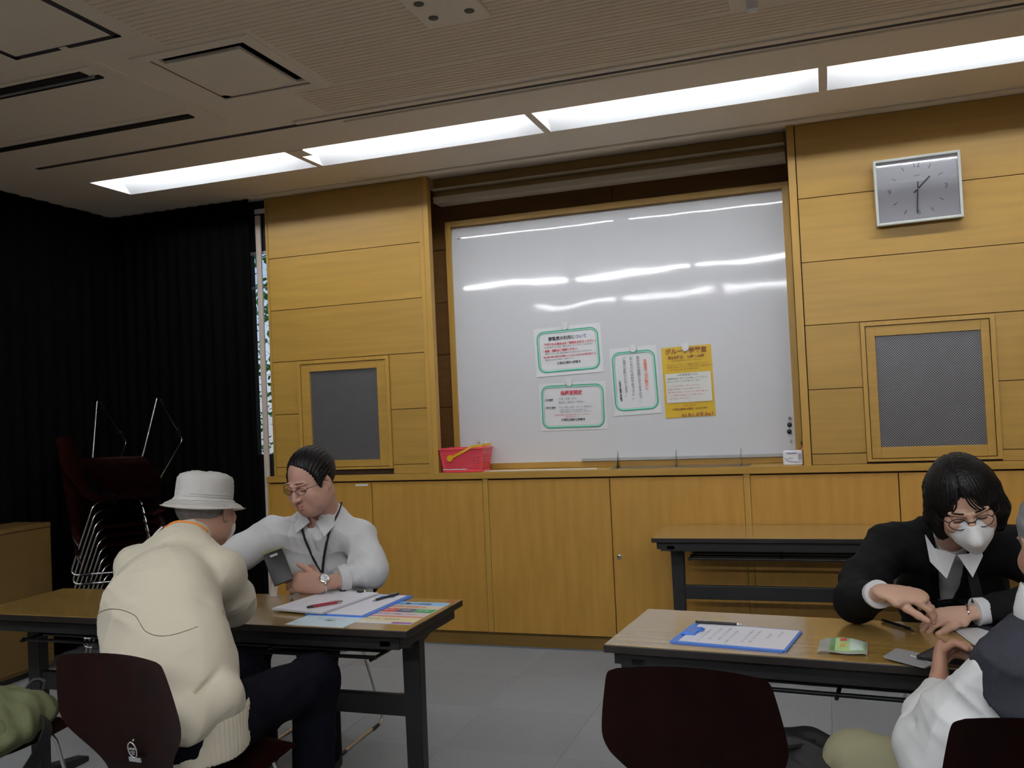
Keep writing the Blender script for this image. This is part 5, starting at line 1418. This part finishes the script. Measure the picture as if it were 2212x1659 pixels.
# ---------------------------------------------------------------- 3: woman in the black suit
def person_suit():
    t = thing('person', 'person with black bobbed hair, glasses and white mask in a black suit', 'person', (.36, 3.35, 0))
    m_skin = skin('skin_light', (.60, .37, .27))
    HC = Vector((.352, 2.845, 1.040)); M = head_frame(HC, (.06, -1, -.60), .20)
    hd = head(M, .0024, female=True, neck=(.325, 3.01, .915))
    body = Clay(.009)
    body.chain([(.36, 3.38, .53), (.35, 3.28, .70), (.33, 3.11, .86)], [.10, .09, .05], k=.05)
    for s in (-1, 1): body.chain([(.36+s*.08, 3.34, .52), (.36+s*.09, 2.98, .50), (.36+s*.09, 3.02, .08)], [.075, .055, .042], k=.03)
    er, wr = Vector((.050, 2.795, .765)), Vector((.118, 2.605, .832))
    ur = Vector((.115, -.0, -.035))
    hr = hand(wr, (.95, .02, -.10), (.15, -.30, .93), 1, [(.50, .55, .35), (.55, .6, .4), (.6, .65, .4), (.65, .7, .4)], .0019, er.lerp(wr, .55), .05, (.42, .85, -.35), .3, .95, .0235)
    wl = Vector((.335, 2.785, .742)); el = Vector((.545, 2.86, .765))
    hl = hand(wl, (-.95, -.32, -.04), (0, -.25, .97), -1, [(.35, .6, .4), (.4, .6, .4), (.4, .7, .4), (.5, .7, .4)], .0021, el.lerp(wl, .5), .05, (.4, .85, -.2), .3, .93, .0235)
    b = clay_obj('body', [hd, body, hr, hl], m_skin)
    lashes(M, None, b); brows(M, m_hairb, b, .033)
    rp = wl+Vector((-.95, -.32, -.04)).normalized()*.112+Vector((0, -.012, -.002))
    # hair: bob
    c = Clay(.003); c.M = M
    c.ell((0, -.022, .036), (.089, .107, .101), k=.01)
    for s in (-1, 1):
        c.chain([(s*.070, -.005, .03), (s*.080, .004, -.030), (s*.074, .012, -.085)], [.030, .027, .020], k=.03)
        c.chain([(s*.050, -.060, .02), (s*.060, -.055, -.05), (s*.060, -.050, -.10)], [.045, .040, .030], k=.03)
    c.chain([(0, -.07, .02), (0, -.075, -.08)], [.05, .035], k=.03)
    c.ell((0, .108, -.045), (.060, .085, .105), k=.012, op='-')
    c.ell((.006, .112, .045), (.052, .052, .046), Matrix.Rotation(.3, 3, 'Y'), k=.012, op='-')
    Mi = np.array(M.inverted())
    def strands(P):
        L = P@Mi[:3, :3].T+Mi[:3, 3]
        a = np.arctan2(L[:, 0]-.012, L[:, 1]+.03)
        g = .004*np.exp(-((L[:, 0]-.012)/.0035)**2)*(L[:, 2] > .06)
        return .0011*np.sin(a*60+L[:, 2]*30)+.0009*np.sin(a*110-L[:, 2]*45)+g
    hair = clay_obj('hair', c, m_hairb, None, strands)
    for i, (x0, x1, z1) in enumerate(((.010, -.020, .040), (.006, -.032, .034), (.002, -.043, .030), (.016, .042, .036))):
        tube('fringe_strand', spline([M @ Vector(p) for p in ((x0, .060, .105), ((x0+x1)/2, .092, .065), (x1, .088 if abs(x1) < .035 else .078, z1))], 5), [.0025]*10+[.0008], m_hairb, hair, 6)
    gl = glasses(M, mat('frame_maroon', (.035, .012, .014), .35), None, .0245, .0195, .0014, .100, .004)
    # mask
    c = Clay(.0026); c.M = M
    c.ell((0, .050, -.050), (.058, .060, .060), k=.02); c.chain([(0, .104, -.010), (0, .118, -.042), (0, .090, -.092)], [.008, .008, .012], k=.035)
    c.fn(half(M @ Vector((0, .030, 0)), M.to_3x3() @ Vector((0, 1, 0))), HC-Vector((.2, .2, .2)), HC+Vector((.2, .2, .2)))
    c.fn(half(M @ Vector((0, .105, .004)), M.to_3x3() @ Vector((0, -.25, -1))), HC-Vector((.2, .2, .2)), HC+Vector((.2, .2, .2)))
    m_mask = mat('mask_white', (.76, .76, .77), .75, var=.02)
    mask = clay_obj('face_mask', c, m_mask)
    for s in (-1, 1): tube('mask_string', spline([M @ Vector(p) for p in ((s*.055, .042, -.02), (s*.076, .010, .012), (s*.080, -.008, .0), (s*.074, .008, -.045), (s*.052, .038, -.080))], 5), .0016, m_mask, mask, 6)
    # blouse
    c = Clay(.0045)
    c.chain([(.36, 3.38, .55), (.350, 3.230, .72), (.328, 3.065, .87)], [.128, .123, .092], k=.05, sq=((0, .8, .5), .75))
    c.chain([(.325, 3.03, .90), (.330, 2.995, .935)], [.064, .056], k=.02); c.chain([(.33, 2.99, .93), (.333, 2.95, 1.0)], [.048, .05], k=.004, op='-')
    m_bl = mat('blouse_white', (.66, .66, .68), .7, var=.03)
    bl = clay_obj('blouse', c, m_bl, None, garment_folds(21, .003, 1)); 
    def leaf(pts, parent, m, th=.003):
        bm = bmesh.new(); bm.faces.new([bm.verts.new(p) for p in pts]); bmesh.ops.triangulate(bm, faces=bm.faces[:]); bmesh.ops.solidify(bm, geom=bm.faces[:], thickness=th)
        return bmo('collar', bm, m, parent)
    leaf([(.255, 2.945, .935), (.275, 2.915, .90), (.330, 2.925, .880), (.300, 2.895, .815), (.262, 2.92, .86)], bl, m_bl)
    leaf([(.395, 2.935, .93), (.365, 2.915, .885), (.335, 2.925, .880), (.368, 2.895, .82), (.400, 2.91, .88)], bl, m_bl)
    for e, w_, q in ((er, wr, .70), (el, wl, .80)):
        a = e.lerp(w_, q); d = (w_-e).normalized(); tube('blouse_cuff', [a-d*.02, a+d*.022], [.036, .0385], m_bl, bl, 22)
    # jacket
    m_su = mat('suit_black', (.0055, .0055, .006), .8, spec=.12, var=.3, scale=8, bump=.1, bscale=400, bdist=.0005)
    c = Clay(.005)
    c.chain([(.36, 3.38, .55), (.35, 3.24, .70), (.335, 3.09, .86)], [.165, .158, .135], k=.05, sq=((0, .8, .5), .74))
    c.chain([(.165, 3.045, .885), (.500, 3.04, .875)], [.072, .072], k=.06)
    c.chain([(.155, 3.04, .875), (.080, 2.91, .805), (.048, 2.80, .768)], [.075, .066, .060], k=.04)
    c.chain([er, er.lerp(wr, .62)], [.058, .045], k=.03)
    c.chain([(.52, 3.03, .865), (.60, 2.93, .80), (.55, 2.87, .768)], [.075, .066, .060], k=.04); c.chain([(.545, 2.86, .766), el.lerp(wl, .72)], [.056, .042], k=.03)
    # neck opening: a V between the lapels
    vb = np.array((.318, 2.90, .70)); vt = np.array((.328, 2.96, .99))
    def vee(P):
        z = P[..., 2]; u = np.clip((z-.70)/.24, 0, 1); hw = .020+.030*u; x0 = .318+.010*u
        return np.maximum(np.maximum(np.abs(P[..., 0]-x0)-hw, P[..., 1]-3.2), .705-z)*.8
    c.fn(vee, (.2, 2.7, .70), (.45, 3.2, 1.0), k=.006)
    jk = clay_obj('suit_jacket', c, m_su, None, garment_folds(31, .008, .9)); tr = bvh(jk)
    for s in (-1, 1):
        q = [Vector((.318+.01*(z-.70)/.24+s*(.016+.032*(z-.70)/.24+.016), 2.7, z)) for z in (.945, .90, .84, .77, .715)]
        q = drape(tr, q, (0, 1, 0), .001); ribbon('lapel', spline(q, 4), (0, -1, .4), .028, .004, m_su, jk)
    tb = Clay(.006); tb.chain([(.36, 3.38, .53), (.36, 3.34, .53)], [.155, .155], k=.04, sq=((0, 0, 1), .75))
    for s in (-1, 1): tb.chain([(.36+s*.085, 3.33, .525), (.36+s*.09, 2.97, .51), (.36+s*.09, 3.02, .10)], [.086, .068, .052], k=.04)
    tb = clay_obj('trousers', tb, m_su, None, garment_folds(29, .003, 1))
    so = Clay(.006)
    for s in (-1, 1): so.chain([(.36+s*.09, 3.04, .05), (.36+s*.09, 2.88, .035)], [.04, .032], k=.02, sq=((0, 0, 1), .9))
    so.fn(half((0, 0, .004), (0, 0, 1)), (-3, 1, -.1), (1, 4, .05)); so = clay_obj('shoes', so, m_black)
    rg = tube('bracelet', [wl+Vector((0, .030*math.cos(a), .024*math.sin(a))) for a in [2*PI*k/20 for k in range(20)]], .0025, m_chrome, None, 6, True)
    adopt(t, b, hair, gl, mask, bl, jk, tb, so, rg)
person_suit()

# ---------------------------------------------------------------- 4: person in the grey vest, cut by the right edge
def person_vest():
    t = thing('person', 'grey haired person in dark vest and white shirt at the right edge', 'person', (.40, 2.0, 0))
    m_skin = skin('skin_warm_b', (.50, .27, .19))
    HC = Vector((.430, 2.06, 1.040)); M = head_frame(HC, (-.30, 1, -.30))
    hd = head(M, .0034, neck=(.395, 1.98, .93))
    body = Clay(.009)
    body.chain([(.39, 1.98, .54), (.39, 2.0, .68), (.395, 1.98, .84)], [.10, .10, .05], k=.04)
    k1, k2 = Vector((.020, 2.26, .500)), Vector((.22, 2.42, .48))
    for k_, hx_ in ((k1, .31), (k2, .45)): body.chain([(hx_, 2.02, .53), k_, k_+Vector((.0, .02, -.40))], [.08, .058, .042], k=.03)
    e1, w1 = Vector((.152, 2.045, .640)), Vector((.205, 2.255, .705))
    h1 = hand(w1, (.12, .62, .40), (-.85, .25, .2), -1, [(.5, .9, .5), (.6, .9, .5), (.6, 1.0, .5), (.7, 1.0, .5)], .0022, e1.lerp(w1, .6), .03, (.85, .35, .05), .7, 1.0, .026)
    w2 = Vector((.52, 2.30, .742)); e2 = Vector((.62, 2.10, .70)); h2 = hand(w2, (-.6, .6, 0), (0, 0, 1), -1, [.4, .4, .4, .4], .003, e2)
    b = clay_obj('body', [hd, body, h1, h2], m_skin)
    c = Clay(.0036); c.M = M
    c.ell((0, -.028, .034), (.086, .101, .096), k=.01); c.ell((0, .085, -.005), (.075, .085, .085), k=.012, op='-')
    for s in (-1, 1): c.ell((s*.088, .004, -.022), (.022, .026, .032), k=.006, op='-')
    c.fn(half(M @ Vector((0, 0, -.066)), M.to_3x3() @ Vector((0, -.3, 1))), HC-Vector((.2, .2, .2)), HC+Vector((.2, .2, .2)))
    hair = clay_obj('hair', c, m_hairg, None, lambda P: .0012*np.sin(P[:, 0]*260+P[:, 2]*140)+.001*np.sin(P[:, 1]*330-P[:, 2]*200))
    # shirt with wide sleeves
    c = Clay(.0045)
    c.chain([(.385, 1.98, .60), (.385, 2.0, .72), (.395, 1.98, .82)], [.145, .14, .11], k=.05, sq=((0, 1, 0), .75))
    c.chain([(.275, 1.985, .785), (.205, 2.02, .700), (.152, 2.045, .635)], [.064, .062, .058], k=.04)
    c.chain([(.152, 2.045, .635), (.172, 2.13, .665), (.196, 2.215, .690)], [.056, .050, .040], k=.03)
    c.chain([(.215, 1.97, .68), (.175, 1.985, .60), (.20, 2.0, .570)], [.060, .055, .045], k=.05)
    c.chain([(.320, 1.985, .60), (.22, 1.995, .575)], [.10, .065], k=.04)
    c.chain([(.53, 2.0, .83), (.60, 2.06, .72), (.61, 2.12, .70), (.54, 2.25, .735)], [.078, .07, .062, .045], k=.04)
    c.chain([(.390, 1.99, .92), (.398, 2.01, .965)], [.072, .062], k=.02); c.chain([(.398, 2.01, .965), (.40, 2.03, 1.03)], [.054, .056], k=.004, op='-')
    def cr(P): return crease(P, (.12, 2.0, .70), (.22, 2.0, .66), .010, .010)+crease(P, (.15, 2.08, .72), (.11, 2.05, .66), .010, .009)+crease(P, (.16, 1.96, .63), (.26, 1.95, .70), .012, .010)
    m_ws = mat('shirt_white', (.68, .68, .68), .75, var=.03, bump=.12, bscale=600, bdist=.0004)
    sh = clay_obj('shirt', c, m_ws, None, garment_folds(41, .009, .9, cr))
    c = Clay(.005)
    c.chain([(.405, 1.975, .66), (.405, 1.98, .73), (.410, 1.97, .81)], [.165, .160, .125], k=.05, sq=((0, 1, 0), .76))
    c.chain([(.295, 1.985, .815), (.40, 1.985, .86), (.52, 1.985, .83)], [.066, .075, .070], k=.05)
    c.chain([(.398, 2.01, .96), (.40, 2.03, 1.05)], [.066, .07], k=.01, op='-')
    c.fn(half((.246, 2.0, .775), (.77, 0, .64)), (.0, 1.7, .60), (.275, 2.4, .80))
    ve = clay_obj('vest', c, mat('vest_grey', (.035, .035, .045), .85, spec=.15, var=.15, bump=.3, bscale=300), None, garment_folds(43, .008, .8))
    tb = Clay(.0055); tb.chain([(.39, 1.98, .545), (.37, 2.02, .54)], [.155, .150], k=.04, sq=((0, 0, 1), .75))
    tb.chain([(.31, 2.01, .550), k1+Vector((0, 0, .0)), k1+Vector((.0, .02, -.40))], [.098, .072, .06], k=.04); tb.chain([(.45, 2.03, .55), k2, k2+Vector((0, .02, -.38))], [.095, .072, .06], k=.04)
    def tf(P): return crease(P, (.0, 2.10, .56), (.03, 2.16, .44), .010, .010)+crease(P, (.05, 2.06, .57), (.07, 2.12, .44), .010, .009)+crease(P, (-.04, 2.2, .54), (-.03, 2.22, .44), .010, .008)
    tb = clay_obj('trousers', tb, mat('trousers_khaki', (.30, .28, .17), .85, var=.05, bump=.2, bscale=400), None, garment_folds(47, .007, 1, tf))
    so = Clay(.006)
    for k_ in (k1, k2): so.chain([k_+Vector((0, 0, -.45)), k_+Vector((-.05, .14, -.455))], [.043, .038], k=.02)
    so.fn(half((0, 0, .004), (0, 0, 1)), (-3, 1, -.1), (1, 4, .05)); so = clay_obj('shoes', so, m_black)
    adopt(t, b, hair, sh, ve, tb, so)
    p = thing('wallet', 'black wallet with two brass studs held over the edge of the right desk', 'wallet', (.262, 2.440, .718), -.55, rot=(.06, -.06, -.60))
    bm = bmesh.new(); add_box(bm, (-.060, -.075, 0), (.072, .065, .010), .008); bmo('body', bm, m_black, p, True)
    for x in (.03, .055): lathe('stud', [(.005, .010), (.004, .012), (0, .0125)], mat('brass', (.55, .36, .08), .3, 1), p, 12, Matrix.Translation((x, -.058, 0)))
    p = thing('folder_card', 'grey plastic card sleeve lying at the front edge of the right desk', 'card', (.165, 2.435, .706), -.52)
    slab('sleeve', [(-.065, .052), (-.055, -.040), (.060, -.065), (.070, .035)], 0, .0035, mat('sleeve_grey', (.36, .36, .37), .25, var=.03), p, .004)
    slab('strip', [(-.01, .012), (-.008, .006), (.055, -.022), (.055, -.015)], .0036, .0042, m_white, p)
person_vest()
